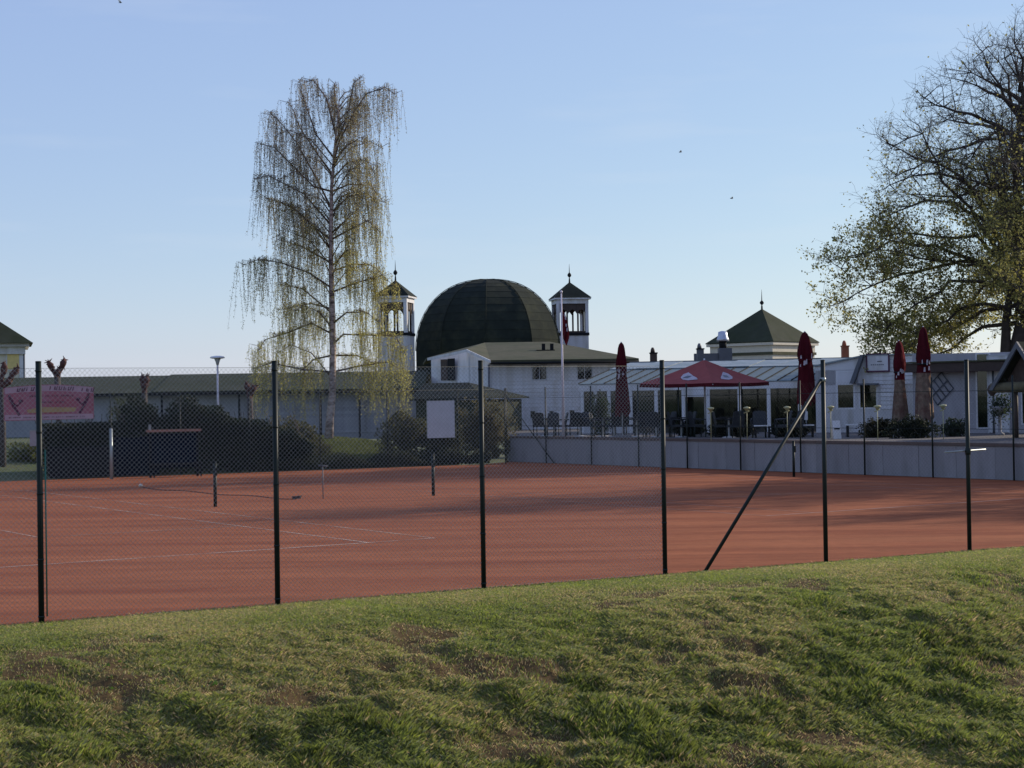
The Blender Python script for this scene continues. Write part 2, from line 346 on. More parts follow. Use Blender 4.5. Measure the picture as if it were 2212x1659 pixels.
# ------------------------------------------------------------------ grass blades on the bank
def grass(n, smax, seed):
    r = np.random.default_rng(seed)
    t = r.uniform(-11, 31, n); s = smax*r.random(n)**1.0
    x = FA.x+FU.x*t+FN.x*s; y = FA.y+FU.y*t+FN.y*s
    keep = (np.abs(x) < y*.31+2.0) & (y > 9.5)
    t, s, x, y = t[keep], s[keep], x[keep], y[keep]
    lush = fbm(x*.75, y*.75, 21, 4); cl = fbm(x*2.6, y*2.6, 33, 3); bare = fbm(x*.9+7, y*1.3, 41, 4)
    sl = np.clip((s-1.5)/3, 0, 1)
    bareness = bareness_at(x, y, s)
    thin = sl*np.clip((.52-cl)*5, 0, 1)
    keep = r.random(len(x)) > np.maximum(bareness*.85, thin*.55)
    x, y, s, lush, cl, sl, bareness = [q[keep] for q in (x, y, s, lush, cl, sl, bareness)]
    m = len(x); z = bank_z(x, y)
    tuft = np.clip((cl-.48)*5, 0, 1)*np.clip((lush-.40)*5, 0, 1)
    h = (.022+.018*r.random(m))*(1+.6*sl)+tuft*sl*(.075*r.random(m)+.02)+(.03*np.clip(.5-s, 0, .5))*2*r.random(m)
    w = .0024+.0030*r.random(m)+.0028*tuft*sl; h = h*(1-.45*bareness)
    az = r.uniform(0, 2*np.pi, m); lean = (.5-.3*tuft+(1.1-.5*tuft)*r.random(m))*h
    dx, dy = np.cos(az), np.sin(az); wx, wy = -dy*w, dx*w
    V = np.empty((m, 4, 3), np.float32)
    V[:,0] = np.stack([x-wx, y-wy, z-.006],-1); V[:,1] = np.stack([x+wx, y+wy, z-.006],-1)
    V[:,2] = np.stack([x+dx*lean*.4, y+dy*lean*.4, z+h*.65],-1)+np.stack([wx*.7, wy*.7, 0*z],-1)
    V[:,3] = np.stack([x+dx*lean, y+dy*lean, z+h],-1)
    b = np.arange(m)*4
    F = np.concatenate([np.stack([b, b+1, b+2], -1), np.stack([b, b+2, b+3], -1)])
    green = np.array([.20,.235,.06]); olive = np.array([.32,.31,.095]); straw = np.array([.50,.38,.19]); blue = np.array([.20,.225,.12]); lime = np.array([.30,.35,.06])
    c = olive+(green-olive)*np.clip(lush*1.8-.35+.35*tuft, 0, 1)[:,None]
    u = r.random(m); dry = np.clip((.56-lush)*1.3+.22+bareness*.6, .08, .75)
    c = np.where((u < dry*.55)[:,None], straw, c); u2 = r.random(m)
    c = np.where((u2 < .10+.32*tuft)[:,None] & (u >= dry*.55)[:,None], lime, c); c = np.where((u2 > .85)[:,None], blue, c)
    c = c*(.75+.8*r.random(m))[:,None]*(1-.42*sl*np.clip(.35+tuft, 0, 1)*(.6+.4*(fbm(x*1.3, y*1.3, 71, 3) > .48)))[:,None]  # lower tufts darker: lusher green plus deep shading put into blade colour
    C = np.repeat(c[:,None,:], 4, 1)
    me = np_mesh('grass', V.reshape(-1,3), F, C.reshape(-1,3)); return me
go = link('grass', grass(2450000, 8.4, 3), M['blade']); tag(go, 'short mown and tufted grass growing over the bank in front of the fence', 'grass', kind='stuff')
# broad-leaved weeds in the lower bank
def weeds():
    r = np.random.default_rng(77); V = []; F = []; C = []
    for i in range(900):
        t = r.uniform(-8, 24); s = r.uniform(2.2, 6.6); x = FA.x+FU.x*t+FN.x*s; y = FA.y+FU.y*t+FN.y*s
        if abs(x) > y*.31: continue
        if fbm(np.array([x*.6]), np.array([y*.6]), 61, 3)[0] < .5: continue
        z = float(bank_z(np.array([x]), np.array([y]))[0]); k = r.integers(5, 12); sz = r.uniform(.02,.06)
        for j in range(k):
            a = r.uniform(0, 6.28); up = r.uniform(.25, 1.1); L = sz*r.uniform(.7,1.4); d = np.array([math.cos(a), math.sin(a), up]); d /= np.linalg.norm(d)
            sd_ = np.array([-math.sin(a), math.cos(a), 0])*L*.28; p = np.array([x+r.normal()*.03, y+r.normal()*.03, z+.005]); b = len(V)
            V += [p, p+d*L*.55+sd_, p+d*L*1.1, p+d*L*.55-sd_]; F.append((b,b+1,b+2,b+3)); c = np.array([.07,.135,.022])*r.uniform(.6,1.5); C += [c]*4
    return np_mesh('weeds', V, F, np.array(C))
tag(link('weeds', weeds(), M['leaf']), 'clumps of broad leaved green weeds among the grass on the lower bank', 'weeds', kind='stuff')

# ------------------------------------------------------------------ fences
def mesh_panel(mb, f, L, z0, z1, pitch, w):
    """diamond wire mesh: flat-sided wires crossing at 45 degrees; f(x, y, z) gives a world point"""
    H = z1-z0; k = int((L+H)/pitch)+1
    for sgn, off in ((1, .0015), (-1, -.0015)):
        for i in range(k):
            c = i*pitch-H if sgn > 0 else i*pitch
            xa = max(0, c) if sgn > 0 else min(L, c); xb = min(L, c+H) if sgn > 0 else max(0, c-H)
            if abs(xb-xa) < .01: continue
            za = z0+abs(xa-c); zb = z0+abs(xb-c)
            if za > z1 or zb > z1+1e-6: continue
            mb.chain([f(xa, off, za), f(xb, off, zb)], w, 3, False)
nf = empty('chain_link_fence', fpt(0), 0, 'tall near chain link fence between the grass bank and the red court', 'fence')
nfi = -Vector(fpt(0))
for i in range(-1, 8):
    p = fpt(i)-fpt(0); pm = MB().chain([p-Vector((0,0,.3)), p+Vector((0,0,FH))], .033, 12).chain([p+Vector((0,0,FH)), p+Vector((0,0,FH+.012))], [.036,.03], 12)
    po = pm.build('post', M['dark_metal'], nf)
    if i < 4:
        for z in (.1,.75,1.5,2.2,2.9): MB().chain([p+Vector((0,0,z-.012)), p+Vector((0,0,z+.012))], .037, 10).build('clamp', M['dark_metal'], po)
# added green strip standing for the highlight on the first post's edge
p = fpt(0)-fpt(0)+FU*.065; MB().chain([p+Vector((0,0,.1)), p+Vector((0,0,2.0))], .010, 6).build('tension_rod', M['green_clip'], nf)
br = MB(); a = fpt(4, 2.72)-fpt(0)-FU*.03; b_ = gnd(1500, 1238)-fpt(0); b_ = FU*b_.dot(FU)+Vector((0,0,0)); 
br.chain([a, b_-Vector((0,0,.05))], .026, 10).build('brace', M['dark_metal'], nf)
MB().lathe(fpt(4, 2.72)-fpt(0)-Vector((0,0,.03)), [(.042,0),(.044,.03),(.042,.06)], 14).build('brace_collar', M['galv'], nf)
p5 = fpt(5, 1.58)-fpt(0); MB().chain([p5-FU*.44-FN*.045+Vector((0,0,-.0)), p5+FU*.42-FN*.045+Vector((0,0,.02))], .013, 8).build('cross_bar', M['galv'], nf)
MB().lathe(p5-Vector((0,0,.05)), [(.042,0),(.046,.03),(.046,.07),(.042,.1)], 12).build('clamp', M['dark_metal'], nf)
wm = MB()
mesh_panel(wm, lambda x, y, z: FU*(x-SP)+FN*y+Vector((0,0,z)), SP*4, .03, 2.93, .057, .0018)
wm.build('wire_mesh', M['galv'], nf, kind='stuff')
for z in (.05, 2.93):
    MB().chain([FU*(-SP)+Vector((0,0,z)), FU*(3*SP)+Vector((0,0,z))], .002, 4).build('tension_wire', M['wire_far'], nf)
# fence behind the left court
bf = empty('chain_link_fence', BK.A, BK.rz, 'far chain link fence at the left, hung with a pink banner and white board', 'fence')
for px in (-60, 90, 240, 390, 540, 692, 838, 990, 1092):
    x, z = BK.p(px, 1000, -.05); MB().chain([(x,-.05,-.2),(x,-.05,2.95)], .024, 8).build('post', M['dark_metal'], bf)
wm = MB(); mesh_panel(wm, lambda x, y, z: Vector((x-3, y-.07, z)), BK.L+3.5, .03, 2.9, .11, .0014); wm.build('wire_mesh', M['wire_far'], bf, kind='stuff')
MB().chain([(-3,-.07,2.9),(BK.L+.6,-.07,2.9)], .007, 5).build('top_wire', M['dark_metal'], bf)
# fence in front of the terrace wall
SW = Facade(W0, W0+WD*40)
sf = empty('chain_link_fence', W0, SW.rz, 'right hand chain link fence of slim green posts standing before the concrete terrace wall', 'fence')
xs = [SW.p(px, 1000, -.22)[0] for px in (1095,1180,1278,1380,1485,1600,1730,1868,2015,2190)]
xs += [xs[-1]+3, xs[-1]+6, xs[-1]+9]
for x in xs: MB().chain([(x,-.22,-.2),(x,-.22,2.97)], .026, 8).build('post', M['dark_metal'], sf)
MB().chain([(xs[0]+.02,-.22,2.6),(xs[0]+3.2,-.22,0)], .02, 8).build('brace', M['dark_metal'], sf)
MB().chain([(xs[0]-.9,-.22,2.05),(xs[0],-.22,2.7),(xs[0]+.55,-.22,2.25)], .018, 6).build('brace', M['dark_metal'], sf)
for z in (1.45, 2.55): MB().chain([(xs[0],-.22,z),(xs[-1],-.22,z)], .008, 5).build('tension_wire', M['dark_metal'], sf)
wm = MB(); mesh_panel(wm, lambda x, y, z: Vector((x+xs[0], y-.22, z)), xs[-1]-xs[0], .03, 2.9, .13, .0014); wm.build('wire_mesh', M['wire_far'], sf, kind='stuff')

# ------------------------------------------------------------------ terrace wall of concrete panels
tw = SW.root('retaining_wall', label='low grey concrete wall of separate panels carrying the cafe terrace along the court', cat='wall')
x = 0; pw = 1.42; n = int(40/pw)
me = MB().b2(.006, pw-.006, -.1, .1, -.1, .95).mesh('concrete_panel'); me2 = MB().b2(0, pw*2-.01, -.13, .125, .95, 1.04).mesh('coping')
for i in range(n): link('concrete_panel', me, M['conc'], tw, (i*pw, random.uniform(-.006,.006), random.uniform(-.01,.012)))
for i in range(n//2): link('coping', me2, M['coping'], tw, (i*pw*2, 0, random.uniform(-.004,.004)))
MB().b2(-.3, 40, -.16, .02, -.02, .012).build('wall_foot', M['coping'], tw)

# ------------------------------------------------------------------ court furniture
def netpost(P, label):
    e = empty('net_post', P, CV_ang, label, 'net post', 'posts standing on the court without a net')
    MB().chain([(0,0,-.1),(0,0,1.07)], .042, 10).build('post', M['dark_metal'], e)
    MB().lathe((0,0,1.07), [(.045,0),(.045,.02),(.02,.035)], 10).build('cap', M['dark_metal'], e)
    MB().b2(-.02,.02,-.09,-.04,.75,.95).build('winder', M['dark_metal'], e)
    return e
CV_ang = .5864
netpost(court(2.284, 11.885), 'dark net post in the left court, between the first and second near fence posts')
netpost(court(2.284+GAP, 11.885), 'dark net post standing just below the white board, left of the third near fence post')
netpost(gnd(1715, 1030), 'dark net post in front of the terrace wall beside the slanted brace')
P = gnd(698, 1078); e = empty('thin_court_post', P, 0, 'thin dark stake with a small crosspiece midway between the two courts', 'post')
MB().chain([(0,0,-.1),(0,0,.86)], .014, 6).build('stake', M['pipe'], e); MB().chain([(-.12,0,.88),(.12,.0,.84)], .02, 6).build('crosspiece', M['pipe'], e)
hp = [gnd(308+ i*(640-308)/12, 1052+ (1078-1052)*(i/12)**.8+1.5*math.sin(i*1.3), .015) for i in range(13)]
h = MB().chain(hp, .010, 6).build('hose', M['brown_wood']); tag(h, 'thin dark hose lying across the left court towards the net post', 'hose')
P = gnd(304, 1052); bb = MB().lathe(P+Vector((0,0,.0)), [(.02,0),(.06,.02),(.065,.05),(.045,.09),(.02,.1)], 12).build('hose_end', M['cream']); tag(bb, 'small white plastic sprinkler head at the left end of the dark hose', 'sprinkler')
P = gnd(641, 1077); bb = MB().box((0,0,.03),(.22,.1,.06)).chain([(-.12,0,.04),(.14,.02,.07)], .015, 6).build('drag_brush', M['brown_wood'], None, P); tag(bb, 'small dark brush head lying on the red clay at the right end of the hose', 'brush')

def cloth(L, z0, z1, y=0.0, tie=1.25):
    nx, nz = max(8, int(L/.12)), 8; V = []; F = []
    for i in range(nx+1):
        x = L*i/nx; sag = .06*math.sin(math.pi*((x/tie)%1))
        for j in range(nz+1):
            t = j/nz; V.append((x, y+.035*math.sin(x*5.1+1.3*math.sin(x*1.7)+t*1.5)*(1-.6*t)+.02*math.sin(x*17+t*3), z0+(z1-sag-z0)*t))
    for i in range(nx):
        for j in range(nz): a = i*(nz+1)+j; F.append((a, a+nz+1, a+nz+2, a+1))
    return np_mesh('cloth', V, F, smooth=True)
# banner
def fac_obj(fac, px0, py0, px1, py1, y):
    x0, z1 = fac.p(px0, py0, y); x1, z0 = fac.p(px1, py1, y); return x0, x1, z0, z1
x0, x1, z0, z1 = fac_obj(BK, 8, 838, 203, 906, -.14)
bn = empty('banner', BK.world(x0, -.14, z0), BK.rz, 'pink printed tennis banner with an arched top hung on the back fence', 'banner')
w, hh = x1-x0, z1-z0
pts = [(0,0,0),(w,0,.03)]+[(w*(1-i/12), 0, hh+.10*math.sin(math.pi*i/12)) for i in range(13)]
MB().prism(pts[::-1], (0,.012,0)).build('sheet', M['pink'], bn)
MB().b2(.03,w-.03,-.004,-.001,.03,.2).build('lower_strip', M['pink_pale'], bn)
pk = MB(); 
ap = [(.03+(w-.06)*i/12, -.003, hh+.08*math.sin(math.pi*(i/12))-.01) for i in range(13)]+[(w-.03-(w-.06)*i/12, -.003, hh-.20+.08*math.sin(math.pi*i/12)) for i in range(13)]
pk.poly(ap[::-1]).build('upper_strip', M['pink_pale'], bn)
rs = random.Random(5)
def strokes(mbx, x, z, n, ch, cw, arch=0, W_=1, y=-.007, slant=.25):
    """letter-sized marks: the photograph shows the words too blurred to read"""
    for i in range(n):
        t = (x-0+i*cw*1.25)/W_; zz = z+arch*math.sin(math.pi*t); X0 = x+i*cw*1.25; th = cw*.26
        k = rs.randrange(4); s_ = slant*ch
        if i % 7 == 6: continue
        mbx.poly([(X0,y,zz),(X0+th,y,zz),(X0+th+s_,y,zz+ch),(X0+s_,y,zz+ch)])
        if k != 0: mbx.poly([(X0+th,y,zz),(X0+cw*.9,y,zz),(X0+cw*.9,y,zz+th),(X0+th,y,zz+th)])
        if k in (1, 2): mbx.poly([(X0+th+s_*.6,y-.001,zz+ch*.45),(X0+cw*.8+s_*.5,y-.001,zz+ch*.45),(X0+cw*.8+s_*.5,y-.001,zz+ch*.6),(X0+th+s_*.6,y-.001,zz+ch*.6)])
        if k in (2, 3): mbx.poly([(X0+cw*.65,y-.002,zz+th),(X0+cw*.9,y-.002,zz+th),(X0+cw*.9+s_,y-.002,zz+ch),(X0+cw*.65+s_,y-.002,zz+ch)])
t1_ = MB(); strokes(t1_, .42, hh-.17, 17, .13, .125, .08, w); t1_.build('lettering', M['ink'], bn, kind='stuff')
t2_ = MB(); strokes(t2_, .85, hh-.31, 21, .055, .06, 0, w); t2_.build('lettering', M['ink'], bn, kind='stuff')
t3_ = MB(); strokes(t3_, 1.25, hh-.52, 12, .05, .055, 0, w); t3_.build('lettering', M['ink'], bn, kind='stuff')
t4_ = MB(); strokes(t4_, .15, .09, 38, .045, .055, 0, w); t4_.build('lettering', M['ink'], bn, kind='stuff')
MB().poly([(.8,-.006,.26),(w-.65,-.006,.28),(w-.6,-.006,.42),(1.2,-.006,.45),(.75,-.006,.36)]).build('olive_print', M['olive_ink'], bn)
pf = MB()
def fig(mb, x, z, s, m=1):
    P = lambda a, b: (x+a*s*m, -.008, z+b*s)
    def bar(a, b, c, d, t):
        v = Vector((c-a, d-b)).normalized(); nx, nz = -v.y*t/2, v.x*t/2
        q = [P(a-nx,b-nz),P(c-nx,d-nz),P(c+nx,d+nz),P(a+nx,b+nz)]; mb.poly(q)
    bar(.55,-.0,.3,.42,.13); bar(.3,.42,.05,.95,.18); bar(.16,.7,.45,.5,.08); bar(.42,.5,.62,.7,.06)
    mb.poly([P(.62+.13*math.cos(k*math.pi/5), .78+.09*math.sin(k*math.pi/5)) for k in range(10)])
    mb.poly([P(.02+.08*math.cos(k*math.pi/5), 1.04+.09*math.sin(k*math.pi/5)) for k in range(10)])
fig(pf, .17, .18, .62); fig(pf, w-.16, .22, .62, -1); pf.build('player_print', M['ink'], bn, kind='stuff')
# boards
x0, x1, z0, z1 = fac_obj(BK, 922, 866, 982, 945, -.12)
bd = empty('white_board', BK.world(x0, -.12, z0), BK.rz, 'plain white rectangular board hung on the back fence right of the birch', 'board')
MB().b2(0,x1-x0,-.012,.012,0,z1-z0).build('panel', M['grey_white'], bd)
MB().b2(-.012,0,-.02,.02,0,z1-z0).b2(x1-x0,x1-x0+.012,-.02,.02,0,z1-z0).b2(-.012,x1-x0+.012,-.02,.02,z1-z0,z1-z0+.012).build('frame', M['galv'], bd)
x0, x1, z0, z1 = fac_obj(BK, 64, 931, 91, 963, -.12)
bd = empty('notice_board', BK.world(x0, -.12, z0), BK.rz, 'small grey notice board on the back fence under the pink banner', 'board')
MB().b2(0,x1-x0,-.012,.012,0,z1-z0).build('panel', mat('grey_board', (.30,.28,.30), .7), bd); MB().b2(-.01,x1-x0+.01,-.018,.012,z1-z0,z1-z0+.02).build('rail', M['galv'], bd)
# players' shelter, grey pole, windscreen
P = gnd(325, 1032); sh = empty('players_bench', P+Vector((0,0,0)), BK.rz, 'dark bench shelter with a pinkish brown plank along its top, before the dark hedge', 'bench')
wS = (433-320)/3653*P.y; zS = EYE-(930-874.5)/3653*P.y
MB().b2(-.1,wS,-.12,.14,zS-.05,zS+.03).build('top_plank', M['rust_wood'], sh)
for a in (0, wS-.12): MB().b2(a-.03,a+.03,-.03,.03,0,zS-.05).build('upright', M['dark_trim'], sh)
MB().b2(-.05,wS-.08,.04,.06,.3,zS-.1).build('back', M['navy'], sh); MB().b2(-.05,wS-.08,-.42,.02,.42,.47).build('seat', M['dark_trim'], sh)
MB().b2(0,.04,-.4,-.36,0,.42).build('leg', M['dark_trim'], sh); MB().b2(wS-.14,wS-.1,-.4,-.36,0,.42).build('leg', M['dark_trim'], sh)
MB().b2(-.02,.06,.05,.1,zS+.03,zS+.22).build('stub', M['galv'], sh)
P = gnd(241, 1035); e = MB().chain([(0,0,-.1),(0,0,1.72)], .055, 10).build('grey_pole', M['galv'], None, P); tag(e, 'stout pale grey pole standing alone before the dark hedge left of the bench', 'pole')
x0, z = BK.p(246, 1000, .12); x1, z = BK.p(345, 1000, .12)
e = empty('windscreen', BK.world(x0,.1,0), BK.rz, 'dark navy windscreen cloth tied along the back fence beneath the hedge top', 'windscreen')
link('cloth', cloth(x1-x0,.05,1.42), M['navy'], e); MB().chain([(0,-.01,1.41),(x1-x0,-.01,1.41)], .012, 6).build('cord', M['dark_trim'], e)
x2, _ = BK.p(105, 1000, .12)
e = empty('windscreen', BK.world(x2,.1,0), BK.rz, 'near black windscreen cloth on the back fence between the banner and the grey pole', 'windscreen')
link('cloth', cloth(x0-x2-.08,.05,1.1), M['dark_trim'], e); MB().chain([(0,-.01,1.09),(x0-x2-.08,-.01,1.09)], .012, 6).build('cord', M['navy'], e)
# street lamp
P = at(471, 870, 70); P.z = .9; lamp = empty('street_lamp', P, 0, 'slim park lamp with a flat white mushroom head above the long low roof', 'street lamp')
H = at(471, 769, 70).z-.9
MB().chain([(0,0,-.2),(0,0,H-.35)], [.055,.04], 10).build('pole', M['pinkwhite'], lamp)
MB().lathe((0,0,H-.38), [(.045,0),(.09,.16),(.13,.24),(.13,.27)], 16).build('lamp_body', M['grey_white'], lamp)
MB().lathe((0,0,H-.11), [(.2,0),(.30,.02),(.31,.05),(.27,.09),(.1,.12)], 20).build('lamp_head', M['white'], lamp)

# ------------------------------------------------------------------ buildings
def wall_holes(mb, x0, x1, z0, z1, holes, y0=0, y1=.22):
    xs_ = sorted({x0, x1, *[h[0] for h in holes], *[h[1] for h in holes]}); zs = sorted({z0, z1, *[h[2] for h in holes], *[h[3] for h in holes]})
    for i in range(len(xs_)-1):
        for j in range(len(zs)-1):
            cx, cz = (xs_[i]+xs_[i+1])/2, (zs[j]+zs[j+1])/2
            if any(h[0] < cx < h[1] and h[2] < cz < h[3] for h in holes): continue
            mb.b2(xs_[i], xs_[i+1], y0, y1, zs[j], zs[j+1])
    return mb
def window(root, x0, x1, z0, z1, fr='white', inner='inside', y=.08, bars=(0,0), fw=.05, name='window'):
    f = MB().b2(x0,x1,y-.06,y,z1-fw,z1).b2(x0,x1,y-.06,y,z0,z0+fw).b2(x0,x0+fw,y-.06,y,z0+fw,z1-fw).b2(x1-fw,x1,y-.06,y,z0+fw,z1-fw)
    for i in range(bars[0]): xx = x0+(x1-x0)*(i+1)/(bars[0]+1); f.b2(xx-.018,xx+.018,y-.05,y-.004,z0+fw,z1-fw)
    o = f.build(name, M[fr], root)
    MB().b2(x0+fw,x1-fw,y-.03,y-.022,z0+fw,z1-fw).build('pane', M['glass'], o)
    if inner: MB().b2(x0+.01,x1-.01,y+.25,y+.27,z0+.01,z1-.01).build('blind', M[inner], o)  # backing sheet; dim_interior puts the room's darkness into its colour
    return o
def clapboards(root, x0, x1, z0, z1, step, m='white', holes=(), y=0):
    cache = {}; z = z0
    while z < z1-.02:
        hz = min(step, z1-z); segs = [(x0, x1)]
        for h in holes:
            if h[2] < z+hz*.5 < h[3]:
                ns_ = []
                for a, b in segs:
                    if h[1] <= a or h[0] >= b: ns_.append((a,b)); continue
                    if h[0] > a: ns_.append((a,h[0]))
                    if h[1] < b: ns_.append((h[1],b))
                segs = ns_
        for a, b in segs:
            key = (round(b-a,3), round(hz,3))
            if key not in cache:
                L = b-a; me = MB(); me.prism([(0,-.026,0),(0,-.006,hz-.008),(0,0,hz-.008),(0,0,0)], (L,0,0)); cache[key] = me.mesh('board')
            link('board', cache[key], M[m], root, (a, y+random.uniform(-.002,.001), z))
        z += step

# long low building behind the left lawn
A = at(-120, 900, 86); B = at(905, 900, 86); LB = Facade(A, B)
lb = LB.root('long_low_building', label='long low building with shallow grey green roof and pale wall behind hedge and birch', cat='building')
ez = LB.p(500, 846, 0)[1]; L = LB.L
zr = LB.p(500, 809, 4.2)[1]
holes = []
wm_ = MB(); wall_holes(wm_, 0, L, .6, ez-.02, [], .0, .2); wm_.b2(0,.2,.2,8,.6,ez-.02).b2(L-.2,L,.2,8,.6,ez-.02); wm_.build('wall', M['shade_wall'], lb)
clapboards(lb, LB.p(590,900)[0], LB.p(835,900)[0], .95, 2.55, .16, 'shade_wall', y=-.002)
n = 9
for i in range(n):                                           # roof in sheets with a small step between, as the ridge shows
    a, b = -.3+i*(L+.6)/n, -.3+(i+1)*(L+.6)/n; dz = .0 if i < 4 else .05
    MB().slab([(a,-.55,ez+dz),(b-.01,-.55,ez+dz),(b-.01,4.2,zr+dz),(a,4.2,zr+dz)], .07).slab([(a,4.2,zr+dz),(b-.01,4.2,zr+dz),(b-.01,8.8,ez+dz),(a,8.8,ez+dz)], .07).build('roof_sheet', M['green_roof'], lb)
MB().b2(-.3,L+.3,-.60,-.56,ez-.16,ez+.0).build('gutter', M['dark_trim'], lb)
for px in (350, 517, 693, 777, 838): x, _ = LB.p(px, 900, -.5); MB().b2(x-.05,x+.05,-.55,-.45,.7,ez-.1).build('roof_post', M['dark_trim'], lb)
# dark low shed roof right of it
A = at(880, 900, 80); B = at(1045, 900, 78); SF = Facade(A, B)
sd_ = SF.root('low_shed', label='low shed with a black roof in front of the white gabled building', cat='shed')
def P3(f, px, py, y=0):
    x, z = f.p(px, py, y); return (x, y, z)
MB().slab([P3(SF,885,862),P3(SF,1046,858),P3(SF,1012,826,2.2),P3(SF,915,828,2.2)], .08).slab([P3(SF,1046,858),(P3(SF,1046,858)[0],4.4,P3(SF,1046,858)[2]),P3(SF,1012,826,2.2)],.06).build('roof', M['felt'], sd_)
MB().b2(P3(SF,895,900)[0],P3(SF,1038,900)[0],.15,4,.5,P3(SF,900,862)[2]-.06).build('wall', M['green_roof'], sd_)
window(sd_, SF.p(880+50,0)[0], SF.p(880+80,0)[0], 1.3, 2.2, 'grey_white', 'inside', .14)

# white gabled building
A = at(1056, 780, 84); B = at(1378, 780, 84.5); GB = Facade(A, B)
gb = GB.root('gabled_white_building', label='two storey white boarded building with an olive hipped roof in front of the dome', cat='building')
ez = GB.p(1200, 779)[1]; L = GB.L-.15
wh = [GB.p(1148,822)+GB.p(1182,787), GB.p(1246,821)+GB.p(1280,787)]
for a, b, c, d in ((1107,901,1115,883),(1145,905,1157,887),(1186,902,1197,887),(1230,904,1242,885)): wh.append(GB.p(a,b)+GB.p(c,d))
holes = [(h[0],h[2],h[1],h[3]) for h in wh]
wall_holes(MB(), 0, L, .5, ez, holes, 0, .2).build('front_wall', M['white2'], gb)
clapboards(gb, .12, L, 1.0, ez-.1, .185, 'white', holes, 0)
for i, h in enumerate(holes): window(gb, *h, 'grey_white', 'inside', .05, (1,0) if i < 2 else (0,0), .05 if i < 2 else .03)
def loc(f, P): d = P-f.A; return (d.dot(f.u), d.dot(f.n), P.z)
pA = loc(GB, at(1007,754,86.5)); pR1 = loc(GB, at(1047,740,93)); pR2 = loc(GB, at(1187,738,93)); pL = loc(GB, at(921,773,89.3)); pB = loc(GB, at(1059,778,83.6)); pE = loc(GB, at(1380,774,83.9)); pEb = (pE[0], 16, pE[2]); pLb = (pL[0], 18, pL[2])
pE0 = loc(GB, at(1060,778,83.6))
rf = MB().slab([pB,pE,pR2,pR1], .12).slab([pB,pR1,pA], .12).slab([pE,pEb,pR2], .12).slab([pA,pR1,(pR1[0],18,pR1[2]),pLb,pL], .1); rf.build('roof', M['moss_roof'], gb)
# gable wall
gL = loc(GB, at(931,772,88.8)); gR = (0.0, 0.0, ez); gA = loc(GB, at(1007,757,86.4)); 
du = Vector((gR[0]-gL[0], gR[1]-gL[1])).normalized(); nn = Vector((-du.y, du.x, 0))*.2
gw = MB().prism([(gL[0],gL[1],.5),(0,0,.5),(0,0,ez-.02),gA,(gL[0],gL[1],gL[2]-.03)], nn)
gw.build('gable_wall', M['white'], gb)
GF = Facade(GB.world(gL[0], gL[1], 0), GB.A)
gr = empty('gable_trim', (gL[0], gL[1], 0), math.atan2(du.y, du.x)); gr.parent = gb
def gp(px, py, y=-.03): x, z = GF.p(px, py, y); return x, z
a = gp(968, 822); b = gp(982, 774); MB().b2(a[0],b[0],-.05,-.02,a[1],b[1]).build('narrow_window', M['dark_trim'], gr)
a = gp(953, 822); b = gp(966, 776); MB().b2(a[0],b[0],-.05,-.02,a[1],b[1]).build('shutter', M['brown_wood'], gr)
a = gp(1013, 830); b = gp(1014.5, 757); MB().b2(a[0],b[0],-.04,-.01,a[1],b[1]).build('corner_strip', M['grey_white'], gr)  # batten line added to stand for the shade difference across the gable
for (p, q) in ((gp(923,773,-.3), gp(1007,754.5,-.3)), (gp(1007,754.5,-.3), gp(1058,778,-.3))):
    MB().prism([(p[0],-.3,p[1]-.14),(q[0],-.3,q[1]-.14),(q[0],-.3,q[1]),(p[0],-.3,p[1])], (0,.05,0)).build('barge_board', M['white'], gr)
MB().chain([(-.02,-.12,ez-.15),(-.02,-.12,.9)], .05, 8).build('downpipe', M['pipe'], gb)
MB().chain([(pB[0],pB[1]-.05,pB[2]-.16),(pE[0],pE[1]-.05,pE[2]-.16)], .06, 8).build('gutter', M['dark_trim'], gb)
x, z = GB.p(1092, 781, -.15); fl = MB().box((x,-.15,z),(.22,.16,.16)).build('floodlight', M['dark_trim'], gb); MB().box((x+.1,-.24,z-.04),(.12,.02,.1)).build('lens', M['white'], fl)
for px in (1174, 1192):
    c = loc(GB, at(px, 756, 88.5)); MB().box((c[0],c[1],c[2]+.15),(.17,.2,.36)).build('roof_vent', M['dark_trim'], gb)
c = loc(GB, at(1178, 757, 88.3)); MB().box((c[0],c[1],c[2]),(.95,.5,.06)).build('vent_base', M['dark_trim'], gb)

